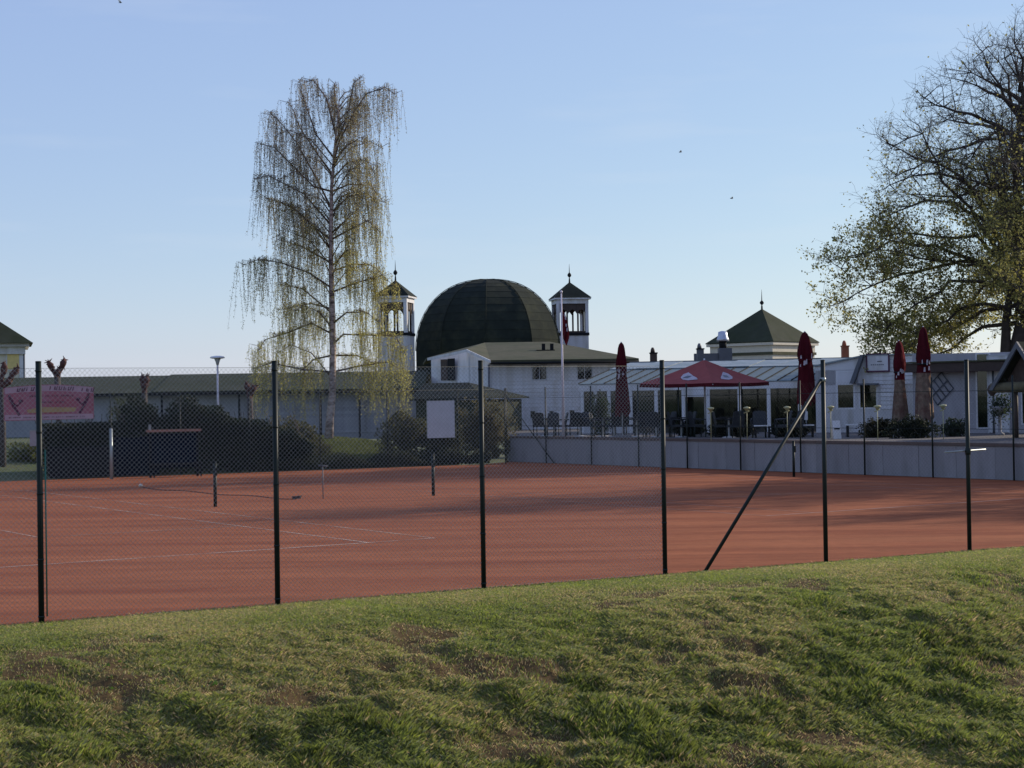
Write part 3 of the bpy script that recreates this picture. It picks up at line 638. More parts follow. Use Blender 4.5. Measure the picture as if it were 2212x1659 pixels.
# dome: ten segments over a drum
DC = at(1056, 800, 117); DR = 161/3653*117; ZS = at(1056, 757, 117).z; DH = at(1056, 600, 112+0).z-ZS+.22
dm = empty('domed_hall', (DC.x, DC.y, 0), 0, 'great dark ribbed dome clad in black roofing felt between the two lantern towers', 'dome')
def dpt(az, t, r=1.0):
    a = R(az); q = math.cos(t)**.86 if math.cos(t) > 0 else 0
    return Vector((math.sin(a)*DR*q*r, -math.cos(a)*DR*q*r, ZS+DH*math.sin(t)*r))
courses = 12
for k in range(10):
    az0 = 35+36*k; mb = MB()
    for j in range(courses):
        t0_, t1q = math.pi/2*j/courses, math.pi/2*(j+1)/courses
        lo0, lo1, hi0, hi1 = dpt(az0,t0_,1.0025), dpt(az0+36,t0_,1.0025), dpt(az0,t1q,.9995), dpt(az0+36,t1q,.9995)
        if j == courses-1: mb.poly([lo0, lo1, hi0])
        else: mb.poly([lo0, lo1, hi1, hi0])
        b0, b1 = dpt(az0,t0_,.995), dpt(az0+36,t0_,.995); mb.poly([b0, b1, lo1, lo0])
    q0, q1 = dpt(az0,0,1.0), dpt(az0+36,0,1.0); mb.poly([(q0.x,q0.y,1),(q1.x,q1.y,1),q1,q0])
    mb.build('roof_segment', M['felt'], dm)
    MB().chain([dpt(az0, math.pi/2*j/14, 1.008) for j in range(15)], .025, 6).build('rib', M['felt'], dm)
# lantern towers
def tower(name, pxc, depth, half_px, ya, ye, ycol, ybase, label, rz):
    C = at(pxc, 800, depth); e = empty(name, (C.x, C.y, 0), rz, label, 'tower')
    Z = lambda py: at(pxc, py, depth).z
    h = half_px/3653*depth/ (math.cos(rz)+math.sin(abs(rz))); zb, zc, ze, za = Z(ybase), Z(ycol), Z(ye), Z(ya)
    MB().b2(-h,h,-h,h,.5,zb).build('shaft', M['white2'], e)
    MB().b2(-h-.05,h+.05,-h-.05,h+.05,zb,zc).build('floor_slab', M['dark_trim'], e)
    zt = ze-.42; c = .11
    for sx in (-1,1):
        for sy in (-1,1): MB().b2(sx*(h-.1)-c,sx*(h-.1)+c,sy*(h-.1)-c,sy*(h-.1)+c,zc,zt).build('corner_post', M['white'], e)
    cp = MB().b2(-.055,.055,-.055,.055,zc,zt).mesh('column')
    for s in (-1,1):
        for t in (-.42,.0,.42) if False else (-.36,.36):
            link('column', cp, M['brown_wood'], e, (t*h*.95, s*(h-.1), 0)); link('column', cp, M['brown_wood'], e, (s*(h-.1), t*h*.95, 0))
    zv = zt-.72
    for s in (-1,1):                                          # arched wooden valance in each side
        for axis in (0,1):
            mb = MB(); pts = [(-h+.2,0,zt),(h-.2,0,zt)]; k = 3; xs__ = np.linspace(h-.2,-h+.2,3*6+1)
            for i, xx in enumerate(xs__): ph = (i%6)/6; pts.append((xx,0,zv+.30*math.sin(math.pi*ph)))
            if axis: pts = [(0,p[0],p[2]) for p in pts]; mb.prism(pts,(.05,0,0)); off = (s*(h-.1)-.02,0,0)
            else: mb.prism(pts,(0,.05,0)); off = (0,s*(h-.1)-.02,0)
            mb.build('valance', M['brown_wood'], e, off)
            r_ = MB(); 
            if axis: r_.b2(-.03,.03,-h+.2,h-.2,zc,zc+.12)
            else: r_.b2(-h+.2,h-.2,-.03,.03,zc,zc+.12)
            r_.build('rail', M['brown_wood'], e, off)
    MB().b2(-h-.02,h+.02,-h-.02,h+.02,zt,ze-.12).build('entablature', M['white'], e)
    eh = h*1.16; MB().b2(-eh,eh,-eh,eh,ze-.12,ze).build('cornice', M['white'], e)
    eh *= 1.03
    for k in range(4):
        a, b = R(45+90*k), R(135+90*k); q = eh*math.sqrt(2)
        MB().poly([(q*math.cos(a),q*math.sin(a),ze+.004),(q*math.cos(b),q*math.sin(b),ze+.004),(0,0,za)]).build('roof_side', M['felt'], e)
    fz = za-.1; MB().lathe((0,0,fz), [(.07,0),(.05,.3),(.03,.42),(.12,.5),(.15,.6),(.10,.7),(.03,.78),(.02,1.1),(.006,1.42)], 10).build('finial', M['dark_trim'], e)
    return e
tower('lantern_tower', 857, 112, 38, 605, 641, 720, 726, 'white lantern tower with a pointed dark roof, left of the dome behind the birch', R(-11))
tower('lantern_tower', 1233, 122, 38.5, 609, 645, 720, 726, 'white lantern tower with a pointed dark roof, right of the dome behind the flagpole', R(8))
# pavilion with pyramid roof
C = at(1648, 800, 101); pv = empty('pyramid_roof_pavilion', (C.x, C.y, 0), R(2), 'cream pavilion with a tall pyramid roof and spire rising behind the glass cafe', 'building')
Z = lambda py: at(1648, py, 101).z
q = 124/3653*101; ze, za = Z(744)+.1, Z(667)
for k in range(4):
    a, b = R(-90+90*k), R(90*k); MB().slab([(q*math.cos(a),q*math.sin(a),ze),(q*math.cos(b),q*math.sin(b),ze),(0,0,za)], .05).build('roof_side', M['green_roof'], pv)
q2 = q*.985; 
for nm, qq, z0, z1, mm in (('fascia', q2, ze-.22, ze-.06, 'cream'), ('upper_wall', q*.92, ze-.62, ze-.22, 'cream'), ('band', q*.945, ze-.78, ze-.62, 'moss_roof'), ('lower_wall', q*.91, .5, ze-.78, 'cream')):
    MB().slab([(0,-qq,z1),(qq,0,z1),(0,qq,z1),(-qq,0,z1)], z1-z0).build(nm, M[mm], pv)
MB().lathe((0,0,za-.1), [(.06,0),(.05,.25),(.03,.32),(.12,.42),(.12,.5),(.03,.6),(.02,.9),(.006,1.25)], 10).build('finial', M['dark_trim'], pv)
# duct with silver cowl
C = at(1566, 770, 88); Z = lambda py: at(1566, py, 88).z
dv = empty('kitchen_vent', (C.x, C.y, Z(790)), 0, 'silver mushroom shaped roof vent on a square duct before the pyramid roof', 'vent')
z0 = Z(790); r_ = 13/3653*88
MB().b2(-.34,.34,-.3,.3,0,Z(752)-z0).build('duct', M['pipe'], dv)
MB().lathe((-.1,0,Z(752)-z0), [(r_*.62,0),(r_*.62,Z(737)-Z(752))], 14).build('neck', M['dark_trim'], dv)
MB().lathe((-.1,0,Z(737)-z0), [(r_*1.1,0),(r_*1.0,.12),(r_*.8,.3),(r_*.75,Z(717)-Z(737)),(r_*.3,Z(715)-Z(737))], 16).build('cowl', M['stone'], dv)
MB().b2(-1.6,-.35,-.2,.2,.0,Z(768)-z0+.12).build('side_duct', M['pipe'], dv)
for px, yt, m_, lb_ in ((1412, 751, 'brown_wood', 'small dark chimney pot above the left end of the glass cafe roof'), (1513, 742, 'pipe', 'small tapering grey chimney left of the silver roof vent'), (1826, 736, 'orange', 'small orange brick chimney above the right end of the cafe roof')):
    C = at(px, 790, 86); Z = lambda py: at(px, py, 86).z; z0 = Z(795); e = empty('chimney', (C.x, C.y, z0), 0, lb_, 'chimney')
    MB().b2(-.17,.17,-.17,.17,0,Z(yt+13)-z0).build('stack', M[m_], e); MB().b2(-.2,.2,-.2,.2,Z(yt+13)-z0,Z(yt+13)-z0+.06).build('cap', M['dark_trim' if m_ != 'orange' else 'orange'], e)
    MB().lathe((-.04,0,Z(yt+13)-z0+.06), [(.12,0),(.10,.15),(.05,Z(yt)-Z(yt+13)-.05)], 10).build('pot', M[m_], e)

# glass cafe
A = at(1256, 830, 72.5); B = at(1795, 830, 69.5); GC = Facade(A, B)
gc = GC.root('glass_cafe', label='long glazed cafe with white posts and a seamed blue grey metal roof behind the terrace', cat='building')
L = GC.L; ez = 3.12
xp = [GC.p(px, 880)[0] for px in (1258,1287,1316,1363,1418,1477,1530,1598,1661,1728,1788)]
for x in xp: MB().b2(x-.075,x+.075,-.06,.09,1.0,ez-.32).build('white_post', M['white'], gc)
MB().b2(-.1,L+.1,-.08,.1,ez-.32,ez-.02).build('fascia', M['white'], gc)
for i in range(len(xp)-1):
    a, b = xp[i]+.075, xp[i+1]-.075
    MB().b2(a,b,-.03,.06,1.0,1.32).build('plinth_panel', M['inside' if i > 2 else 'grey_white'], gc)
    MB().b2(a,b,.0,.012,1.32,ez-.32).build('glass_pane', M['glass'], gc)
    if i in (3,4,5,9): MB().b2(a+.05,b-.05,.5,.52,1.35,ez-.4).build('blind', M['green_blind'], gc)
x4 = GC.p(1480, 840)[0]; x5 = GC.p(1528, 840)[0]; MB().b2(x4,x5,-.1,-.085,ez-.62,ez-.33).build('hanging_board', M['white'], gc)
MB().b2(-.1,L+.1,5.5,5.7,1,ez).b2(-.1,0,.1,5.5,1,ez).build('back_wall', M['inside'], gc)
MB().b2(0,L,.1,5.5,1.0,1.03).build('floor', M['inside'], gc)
# roof panels with standing seams, sheared to the building's run
n = 19; run = Vector((.62, 3.0, .62)); pw = (L+.2)/n
pan = MB().slab([(0.012,-.12,0),(pw-.012,-.12,0),(pw-.012+run.x,run.y,run.z),(.012+run.x,run.y,run.z)], .03).mesh('roof_panel')
sm = MB().prism([(-.018,-.12,-.02),(.018,-.12,-.02),(.018,-.12,.026),(-.018,-.12,.026)], (run.x,run.y+.12,run.z)).mesh('roof_seam')
for i in range(n):
    link('roof_panel', pan, M['metalroof'], gc, (-.1+i*pw, 0, ez)); link('roof_seam', sm, M['dark_trim'], gc, (-.1+i*pw, 0, ez+.01))
run2 = Vector((.3, 3.0, .33)); pw2 = (L+3.2)/11
pan2 = MB().slab([(.01,0,0),(pw2-.01,0,0),(pw2-.01+run2.x,run2.y,run2.z),(.01+run2.x,run2.y,run2.z)], .04).mesh('upper_roof_panel')
for i in range(11): link('upper_roof_panel', pan2, M['palemetal'], gc, (-.1+run.x+i*pw2, run.y+.02, ez+run.z+.05+ (0.02 if i%3==1 else 0)))
zt = ez+run.z+.05+run2.z
MB().b2(-.1+run.x+run2.x, L+4.2, 6.0, 6.06, 2.0, zt+.04).build('ridge_board', M['pipe'], gc)

# white clapboard house with the framed sign
A = at(1762, 850, 67.5); B = at(1990, 850, 66); CH = Facade(A, B)
ch = CH.root('clapboard_house', label='white clapboard building with a framed sign near its roof, right of the glass cafe', cat='building')
p = lambda px, py: CH.p(px, py)
holes = [(p(1792,0)[0], p(1833,0)[0], p(0,906)[1], p(0,837)[1]), (p(1840,0)[0], p(1882,0)[0], p(0,906)[1], p(0,836)[1])]
ztop = p(1900,767)[1]; xl = p(1868,0)[0]; L = CH.L
wall_holes(MB(), 0, L, .5, p(1800,832)[1], holes, 0, .2).build('wall', M['white2'], ch)
zc = p(1800,832)[1]
MB().prism([(0,0,zc),(L,0,zc),(L,0,ztop),(xl-.4,0,ztop-.03),(0,0,p(1765,790)[1])], (0,.2,0)).build('gable', M['white'], ch)
x0b = p(1888,0)[0]; clapboards(ch, x0b, p(1935,0)[0], p(0,906)[1], zc-.02, .165, 'white'); 
clapboards(ch, p(1872,0)[0], L, zc, ztop-.03, .165, 'white')
for h in holes: window(ch, *h, 'white', 'green_blind' if h is holes[1] else 'inside', .05, (0,0), .07)
MB().prism([(p(1862,767)[0],-.45,ztop+.02),(p(1869,767)[0],-.45,ztop+.02),(p(1848,830)[0],-.45,zc+.05),(p(1839,830)[0],-.45,zc+.05)], (0,.42,0)).build('roof_edge', M['pipe'], ch)
MB().b2(p(1840,0)[0], p(1885,0)[0], -.35,-.03,zc-.02,zc+.05).build('window_hood', M['pipe'], ch)
MB().slab([(-.05,-.1,p(1765,790)[1]+.02),(xl-.4,-.1,ztop),(xl-.4,4,ztop),(-.05,4,p(1765,790)[1]+.02)], .06).slab([(xl-.3,-.12,ztop+.03),(L+.1,-.12,ztop+.03),(L+.1,4,ztop+.12),(xl-.3,4,ztop+.12)],.05).build('roof', M['palemetal'], ch)
s0, s1 = p(1875,801), p(1919,766)
sg = MB().b2(s0[0],s1[0],-.10,-.07,s0[1],s1[1]).build('sign', M['white'], ch); f_ = MB(); t = .055
f_.b2(s0[0]-t,s1[0]+t,-.12,-.06,s1[1],s1[1]+t).b2(s0[0]-t,s1[0]+t,-.12,-.06,s0[1]-t,s0[1]).b2(s0[0]-t,s0[0],-.12,-.06,s0[1],s1[1]).b2(s1[0],s1[0]+t,-.12,-.06,s0[1],s1[1]).build('sign_frame', M['ink'], sg)
cx_ = (s0[0]+s1[0])/2; zz = (s0[1]+s1[1])/2; lt = MB(); lt.b2(cx_-.02,cx_+.16,-.106,-.101,zz+.03,zz+.07)
for i in range(7): lt.b2(cx_-.27+i*.075,cx_-.22+i*.075,-.106,-.101,zz-.1,zz-.06)
lt.build('sign_lettering', M['pipe'], sg)

# right annex
A = at(1972, 850, 63.5); B = at(2330, 850, 61); AN = Facade(A, B); p = AN.p
an = AN.root('white_annex', label='white annex with a flat roof, deep brown fascia and a diamond trellis on its wall', cat='building')
L = AN.L; zf = p(2100,801)[1]; zt = p(2100,783)[1]
holes = [(p(2093,0)[0],p(2126,0)[0],1.15,p(0,814)[1]), (p(2190,0)[0],p(2208,0)[0],1.3,p(0,848)[1])]
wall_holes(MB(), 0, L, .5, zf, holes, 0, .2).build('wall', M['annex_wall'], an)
window(an, *holes[0], 'white', 'green_blind', .05, (0,0), .06, 'glazed_door'); window(an, *holes[1], 'white', 'green_blind', .05, (0,0), .05)
MB().b2(-.2,L,-.5,-.44,zf-.02,zt).build('fascia', M['brown_wood'], an)
MB().b2(-.2,L,-.44,0,zf-.02,zf+.02).build('soffit', M['brown_wood'], an)
za = p(2165,762, 4)[1]
MB().slab([(-.25,-.56,zt+.05),(L,-.56,zt+.1),(L,4,za+.1),(1.5,4,za-.05),(-.25,2,zt+.12)], .05).build('roof', M['moss_roof'], an)
d0, d1 = p(2138,952)[0], p(2180,952)[0]; zd = p(0,820)[1]
MB().b2(d0,d1,-.05,.0,1.02,zd).build('door', M['white'], an); do = MB().b2(d0-.05,d0,-.07,-.0,1.0,zd+.05).b2(d1,d1+.05,-.07,-.0,1.0,zd+.05).b2(d0-.05,d1+.05,-.07,-.0,zd,zd+.05).build('door_frame', M['grey_white'], an)
xq = p(2131.5,0)[0]; MB().chain([(xq,-.1,1.0),(xq,-.1,zf)], .035, 8).build('downpipe', M['pipe'], an)
tr = MB(); T4 = [p(2034,804.5), p(2060,839), p(2026,875), p(2001,838)]
V2 = [Vector((a,-.06,b)) for a,b in T4]
def lat(i, j, t): return V2[i]+(V2[j]-V2[i])*t
lines = [(V2[0],V2[1]),(V2[1],V2[2]),(V2[2],V2[3]),(V2[3],V2[0]),(lat(0,1,.5),lat(3,2,.5)),(lat(0,3,.5),lat(1,2,.5)),(lat(0,3,.25),lat(1,2,.25)) ,(lat(0,3,.75),lat(1,2,.75))]
for a, b in lines: MB().chain([a,b], .022, 5).build('trellis_bar', M['pipe'], an)
for i in range(5): 
    z = 1.3+i*.42; MB().b2(p(2064,0)[0],p(2088,0)[0],-.012,-.002,z,z+.015).build('board_joint', M['grey_white'], an)
# kiosk with steep roof at the right edge
A = at(2166, 850, 56); B = at(2290, 850, 54); KK = Facade(A, B); p = KK.p
kk = KK.root('rustic_kiosk', label='steep roofed rustic kiosk cut by the right edge, mossy log beam on dark timber', cat='kiosk')
e0, e1 = p(2158,843), p(2218,738); xm = e1[0]; 
z0 = e0[1]; x2 = xm+(xm-e0[0])
MB().prism([(e0[0],-.5,z0),(xm,-.5,e1[1]),(xm,-.5,e1[1]-.22),(e0[0]+.16,-.5,z0)], (0,.08,0)).build('barge_board', M['pipe'], kk)
MB().prism([(x2,-.5,z0),(xm,-.5,e1[1]),(xm,-.5,e1[1]-.22),(x2-.16,-.5,z0)], (0,.08,0)).build('barge_board', M['pipe'], kk)
MB().slab([(e0[0],-.42,z0),(xm,-.42,e1[1]),(xm,3.4,e1[1]),(e0[0],3.4,z0)], .08).slab([(x2,-.42,z0),(xm,-.42,e1[1]),(xm,3.4,e1[1]),(x2,3.4,z0)], .08).build('roof', M['felt'], kk)
MB().prism([(e0[0]+.25,-.1,z0+.06),(x2-.25,-.1,z0+.06),(xm,-.1,e1[1]-.3)], (0,.06,0)).build('gable_boarding', M['brown_wood'], kk)
MB().chain([(e0[0]+.02,-.3,z0+.08),(x2,-.3,z0+.12)], .17, 10).build('log_beam', mat('mossy_log', (.12,.105,.06), .95, var=.4, vs=5, bump=.5), kk)
MB().lathe((e0[0]-.02,-.3,z0+.03), [(.05,-.22),(.13,-.12),(.17,0),(.13,.12),(.05,.2)], 12).build('beam_knob', M['brown_wood'], kk)
for xx in (p(2187,0)[0], x2-.5): MB().chain([(xx,-.2,1.0),(xx,-.2,z0)], .09, 8).build('upright', M['brown_wood'], kk)
MB().b2(p(2203,0)[0], x2-.4, .0, .1, 1.0, z0).build('wall', M['brown_wood'], kk)

# house at the left edge
B = at(48, 780, 110); A = B-Vector((9.6, 2.9, 0)); LH = Facade(A, B); p = LH.p
lh = LH.root('hip_roof_house', label='cream house with a dark hipped roof and a yellow shutter at the left edge', cat='house')
L = LH.L; ez = p(40,745)[1]; MB().b2(0,L,0,6,.5,ez-.25).build('wall', M['cream'], lh)
MB().b2(-.3,L+.45,-.55,6.5,ez-.12,ez+.1).build('cornice', M['white2'], lh); MB().b2(-.1,L+.2,-.25,6.2,ez-.6,ez-.12).build('frieze', M['white'], lh)
x_, z_ = p(71,738); rx = x_; rr = p(0,697); 
sl_ = (rr[1]-ez)/(rx-rr[0]); hgt = 3.6; ov = .1
ap0 = (L/2-.5, 3, ez+hgt); 
q = [(-.9,-.9,ez+ov),(rx,-.9,ez+ov),(rx,6.9,ez+ov),(-.9,6.9,ez+ov)]; xr_ = rx-(hgt-.1)/max(sl_,.1)*1.0
MB().poly([q[0],q[1],(xr_,3,ez+hgt),(1.5,3,ez+hgt)]).poly([q[1],q[2],(xr_,3,ez+hgt)]).poly([q[2],q[3],(1.5,3,ez+hgt),(xr_,3,ez+hgt)]).poly([q[3],q[0],(1.5,3,ez+hgt)]).build('roof', M['green_roof'], lh)
a = p(16,798); b = p(41,762); fr = MB().b2(a[0]-.1,b[0]+.1,-.06,-.0,a[1]-.1,b[1]+.1).build('window_surround', M['white'], lh); MB().b2(a[0],b[0],-.09,-.061,a[1],b[1]).build('shutter', M['yellow'], fr)
MB().b2(L-.18,L+.06,-.08,.1,.5,ez-.6).build('pilaster', M['white'], lh); MB().chain([(L+.12,-.05,ez-.6),(L+.12,-.05,1)],.06,8).build('downpipe', M['pipe'], lh)

# ------------------------------------------------------------------ flag, umbrellas
P = at(1217, 940, 66.5); P.z = 1.0; Zt = at(1211, 634, 66.5).z-1
fp = empty('flagpole', P, 0, 'tall white flagpole standing on the terrace before the white gabled building', 'flagpole')
MB().chain([(0,0,0),(0,0,Zt)], [.055,.03], 12).build('pole', M['pinkwhite'], fp); MB().lathe((0,0,Zt), [(.03,0),(.055,.04),(.055,.08),(.02,.12)], 10).build('cap', M['pinkwhite'], fp)
zt_, zb_ = at(1217,672,66.5).z-1, at(1217,748,66.5).z-1; wF = 13/3653*66.5
nu, nv = 14, 22; V = []; F = []
for j in range(nv):
    t = j/(nv-1)
    for i in range(nu):
        s = i/(nu-1); w_ = wF*(.35+.65*math.sin(min(1,t*1.6)*math.pi/2))*(1 if t < .75 else 1-(t-.75)*1.8)
        V.append((.05+s*w_, .07*math.sin(s*9+t*3)*(.3+t), zt_-(zt_-zb_)*(t*(.78+.22*s)+.06*s*(1-t))))
for j in range(nv-1):
    for i in range(nu-1): a = j*nu+i; F.append((a,a+1,a+nu+1,a+nu))
fg = link('flag', np_mesh('flag', V, F, smooth=True), M['redcloth'], None, P); tag(fg, 'limp red flag with white marks hanging from the flagpole', 'flag')
mk = MB()
for j, (s, t) in enumerate(((.5,.12),(.62,.2),(.55,.42),(.7,.5),(.6,.56))):
    i = int(t*nv)*nu+int(s*nu); v = V[i]; mk.poly([(v[0]-.02,v[1]-.06,v[2]-.05),(v[0]+.035,v[1]-.06,v[2]-.07),(v[0]+.03,v[1]-.06,v[2]+.05),(v[0]-.015,v[1]-.06,v[2]+.06)])
mk.build('flag_print', M['logo'], fg)
def closed_umbrella(px, ytop, ybot, Y, wpx, label, prnt):
    P = at(px, 940, Y); P.z = 1.0; Z = lambda py: at(px, py, Y).z-1.0
    e = empty('closed_umbrella', P, random.uniform(0,1), label, 'umbrella', 'furled red parasols on the terrace')
    w = wpx/2/3653*Y; zt, zb = Z(ytop), Z(ybot)
    MB().chain([(0,0,.05),(0,0,zt+.03)], .025, 8).build('pole', M['grey_white'], e)
    MB().b2(-.3,.3,-.3,.3,0,.07).build('base', M['conc'], e)
    prof = [(0,.14),(.03,.42),(.08,.6),(.16,.76),(.26,.95),(.34,.98),(.42,.80),(.5,.88),(.66,1.02),(.84,1.16),(1,1.3)]
    def cloth(t0, t1, m_, off, nm):
        n = 9; mb = MB(); rows = []
        ts = [t0]+[t for t, _ in prof if t0 < t < t1]+[t1]
        for t in ts:
            r0 = np.interp(t, [a for a, _ in prof], [b for _, b in prof])*w+off; row = []
            for k in range(n*2):
                a = math.pi*k/n; fold = (1.0 if k%2 else .58)+.13*math.sin(k*1.7+t*4+px)
                if t >= .999: dz = -.16 if k%3 == 1 else .06*math.sin(k*2.3+px)
                else: dz = 0
                row.append((r0*fold*math.cos(a+t*.5), r0*fold*math.sin(a+t*.5), zt-(zt-zb)*t+dz))
            rows.append(row)
        b0 = len(mb.v)
        for row in rows: mb.v += row
        for j in range(len(rows)-1):
            for k in range(2*n):
                k2 = (k+1)%(2*n); o = j*2*n; mb.f.append((o+k,o+2*n+k,o+2*n+k2,o+k2)); mb.sm.append(True)
        if t0 == 0: mb.f.append(tuple(range(2*n))); mb.sm.append(False)
        mb.build(nm, M[m_], e)
    if prnt: cloth(0,.36,'redcloth',0,'canopy'); cloth(.36,.5,'redcloth',0,'canopy_middle'); cloth(.5,1,'printcloth',0,'printed_canopy')
    else: cloth(0,1,'redcloth',0,'canopy')
    zs = zt-(zt-zb)*.40; MB().lathe((0,0,zs-.04), [(w*.86,0),(w*.9,.03),(w*.86,.06)], 16).build('strap', M['redcloth' if not prnt else 'dark_trim'], e)
    lm = MB()
    rr_ = random.Random(int(px))
    for k in range(6):
        a = -math.pi/2+rr_.uniform(-.9,.9); r0 = w*.97; zc_ = zt-(zt-zb)*(rr_.uniform(.38,.52) if not prnt else rr_.uniform(.37,.49)); s_ = rr_.uniform(.04,.09); hh_ = rr_.uniform(.08,.2)
        u = Vector((-math.sin(a), math.cos(a), 0)); c = Vector((r0*math.cos(a), r0*math.sin(a), zc_)); lm.poly([c-u*s_*.5, c+u*s_*.5, c+u*s_*.4+Vector((0,0,hh_)), c-u*s_*.3+Vector((0,0,hh_*.9))])
    lm.build('white_print', M['logo'], e)
    return e
closed_umbrella(1345, 740, 893, 65, 26, 'furled dark red parasol at the left end of the glass cafe', False)
closed_umbrella(1742, 717, 868, 61.5, 34, 'furled dark red parasol right of the open one, before the pyramid roof', False)
closed_umbrella(1945, 736, 905, 60, 27, 'furled parasol with brown printed lower half, the shorter one right of the framed sign', True)
closed_umbrella(1998, 706, 905, 59, 32, 'furled parasol with brown printed lower half, the tallest one beside the diamond trellis', True)
# open umbrella
P = at(1524, 940, 64); P.z = 1.0; Z = lambda py: at(1524, py, 64).z-1
ou = empty('open_umbrella', P, 0, 'large open red parasol with white emblems shading the terrace', 'umbrella')
zr, zt = Z(827), Z(777); w = 140/3653*64
MB().chain([(0,0,0),(0,0,zt+.05)], .035, 10).build('pole', M['grey_white'], ou); MB().b2(-.4,.4,-.4,.4,0,.08).build('base', M['conc'], ou)
cor = [(-w,.2,zr),(.03,-w*.95,zr-.02),(w,.1,zr),(0,w,zr)]
NS = 6
for k in range(4):
    a, b = Vector(cor[k]), Vector(cor[(k+1)%4]); mb = MB(); ap = Vector((0,0,zt))
    for i in range(NS):
        for j in range(NS):
            def g_(u, v):
                p_ = a*(1-v)+b*v; q_ = ap*(1-u)+p_*u; sag = -.16*math.sin(math.pi*u)*(.4+.6*math.sin(math.pi*v))-.05*u*math.sin(math.pi*v)
                return q_+Vector((0,0,sag*.6))
            mb.poly([g_(i/NS,j/NS),g_((i+1)/NS,j/NS),g_((i+1)/NS,(j+1)/NS),g_(i/NS,(j+1)/NS)], True)
    mb.build('canopy_side', M['fadedred'], ou)
    vb = MB(); 
    for j in range(8):
        p0, p1 = a*(1-j/8)+b*(j/8), a*(1-(j+1)/8)+b*((j+1)/8); s0_ = -.03*math.sin(math.pi*j/8); s1_ = -.03*math.sin(math.pi*(j+1)/8)
        vb.poly([p0+Vector((0,0,s0_)),p1+Vector((0,0,s1_)),p1+Vector((0,0,s1_-.13)),p0+Vector((0,0,s0_-.13))])
    vb.build('valance', M['redcloth'], ou)
    MB().chain([(0,0,zt-.08), a*.5+Vector((0,0,zt*.5-.14)), a+Vector((0,0,-.06))], .018, 5).build('rib', M['grey_white'], ou)
    if k < 2:                                               # emblem on the two sides facing the court
        lo = MB(); lift = Vector((0,0,.02))
        shp = [(.80,.22),(.82,.38),(.76,.50),(.66,.60),(.52,.66),(.44,.60),(.50,.48),(.60,.36),(.70,.26)]
        if k == 0: shp = [(u, 1-v) for u, v in shp]
        cc = (sum(u for u,_ in shp)/len(shp), sum(v for _,v in shp)/len(shp))
        for i in range(len(shp)):
            p0, p1 = shp[i], shp[(i+1)%len(shp)]; m0 = ((p0[0]+cc[0])/2,(p0[1]+cc[1])/2); m1 = ((p1[0]+cc[0])/2,(p1[1]+cc[1])/2)
            lo.poly([g_(*p0)+lift, g_(*p1)+lift, g_(*m1)+lift, g_(*m0)+lift]).poly([g_(*m0)+lift, g_(*m1)+lift, g_(*cc)+lift])
        lo.build('emblem', M['logo'], ou)
        MB().poly([g_(cc[0]+du_, cc[1]+dv_)+lift*1.6 for du_, dv_ in ((-.06,-.05),(.05,-.09),(.06,.02),(-.04,.06))]).build('emblem_mark', M['pipe'], ou)
for px in (1466, 1602):
    c = at(px, 835, 63.3); x = c.x-P.x; MB().chain([(x,-.6,0),(x,-.6,zr-.12)], .022, 6).build('side_pole', M['dark_metal'], ou)

# ------------------------------------------------------------------ chairs, tables and small things on the terrace
def make_chair():
    e = empty('wicker_chair', (0,0,0), 0, 'x', 'chair', 'dark wicker chairs on the terrace')
    s = MB().b2(-.25,.25,-.24,.24,.38,.46).build('seat', M['wicker'], e)
    bk = MB(); bk.prism([(-.25,.2,.46),(.25,.2,.46),(.23,.3,.92),(.12,.31,.96),(-.12,.31,.96),(-.23,.3,.92)], (0,.045,0)).build('backrest', M['wicker'], e)
    for sx in (-1,1):
        MB().chain([(sx*.27,-.22,.42),(sx*.28,-.22,.65),(sx*.28,.22,.68)], .025, 6).build('armrest', M['wicker'], e)
        for sy in (-1,1): MB().chain([(sx*.23,sy*.21,0),(sx*.23,sy*.21,.4)], .02, 6).build('leg', M['dark_metal'], e)
    return e
def make_table():
    e = empty('cafe_table', (0,0,0), 0, 'x', 'table', 'small cafe tables with pale pedestals')
    MB().lathe((0,0,.71), [(.4,0),(.41,.015),(.4,.03)], 20).build('table_top', M['dark_trim'], e)
    MB().chain([(0,0,.03),(0,0,.71)], .04, 8).build('pedestal', M['grey_white'], e)
    MB().lathe((0,0,0), [(.26,0),(.24,.02),(.05,.05)], 16).build('foot', M['grey_white'], e)
    return e
c0 = make_chair(); t0_ = make_table()
ords = ['first','second','third','fourth','fifth','sixth','seventh','eighth','ninth','tenth','eleventh','twelfth','thirteenth','fourteenth','fifteenth','sixteenth','seventeenth','eighteenth','nineteenth','twentieth']
cx_list = [1168,1192,1209,1240,1268,1292,1318,1338,1362,1388,1405,1440,1462,1484,1508,1560,1588,1640,1690,1715]
for i, px in enumerate(cx_list):
    dep = 68.9-(px-1108)*.0165+random.uniform(-.3,.9); P = at(px, 940, dep); P.z = 1.0
    lbl = 'dark wicker terrace chair, %s from the left in the long row behind the low wall' % ords[i]
    rz = random.choice([math.pi, math.pi*.5, -math.pi*.5, 0])+random.uniform(-.4,.4)
    if i == 0: c0.location = P; c0.rotation_euler = (0,0,rz); c0['label'] = lbl
    else: copy_tree(c0, P, rz, lbl)
for i, px in enumerate((1180,1254,1303,1328,1376,1419,1472,1575)):
    dep = 69.1-(px-1108)*.0165+.2; P = at(px, 940, dep); P.z = 1.0
    lbl = 'small cafe table on a pale pedestal, %s from the left among the wicker chairs' % ords[i]
    if i == 0: t0_.location = P; t0_['label'] = lbl
    else: copy_tree(t0_, P, 0, lbl)
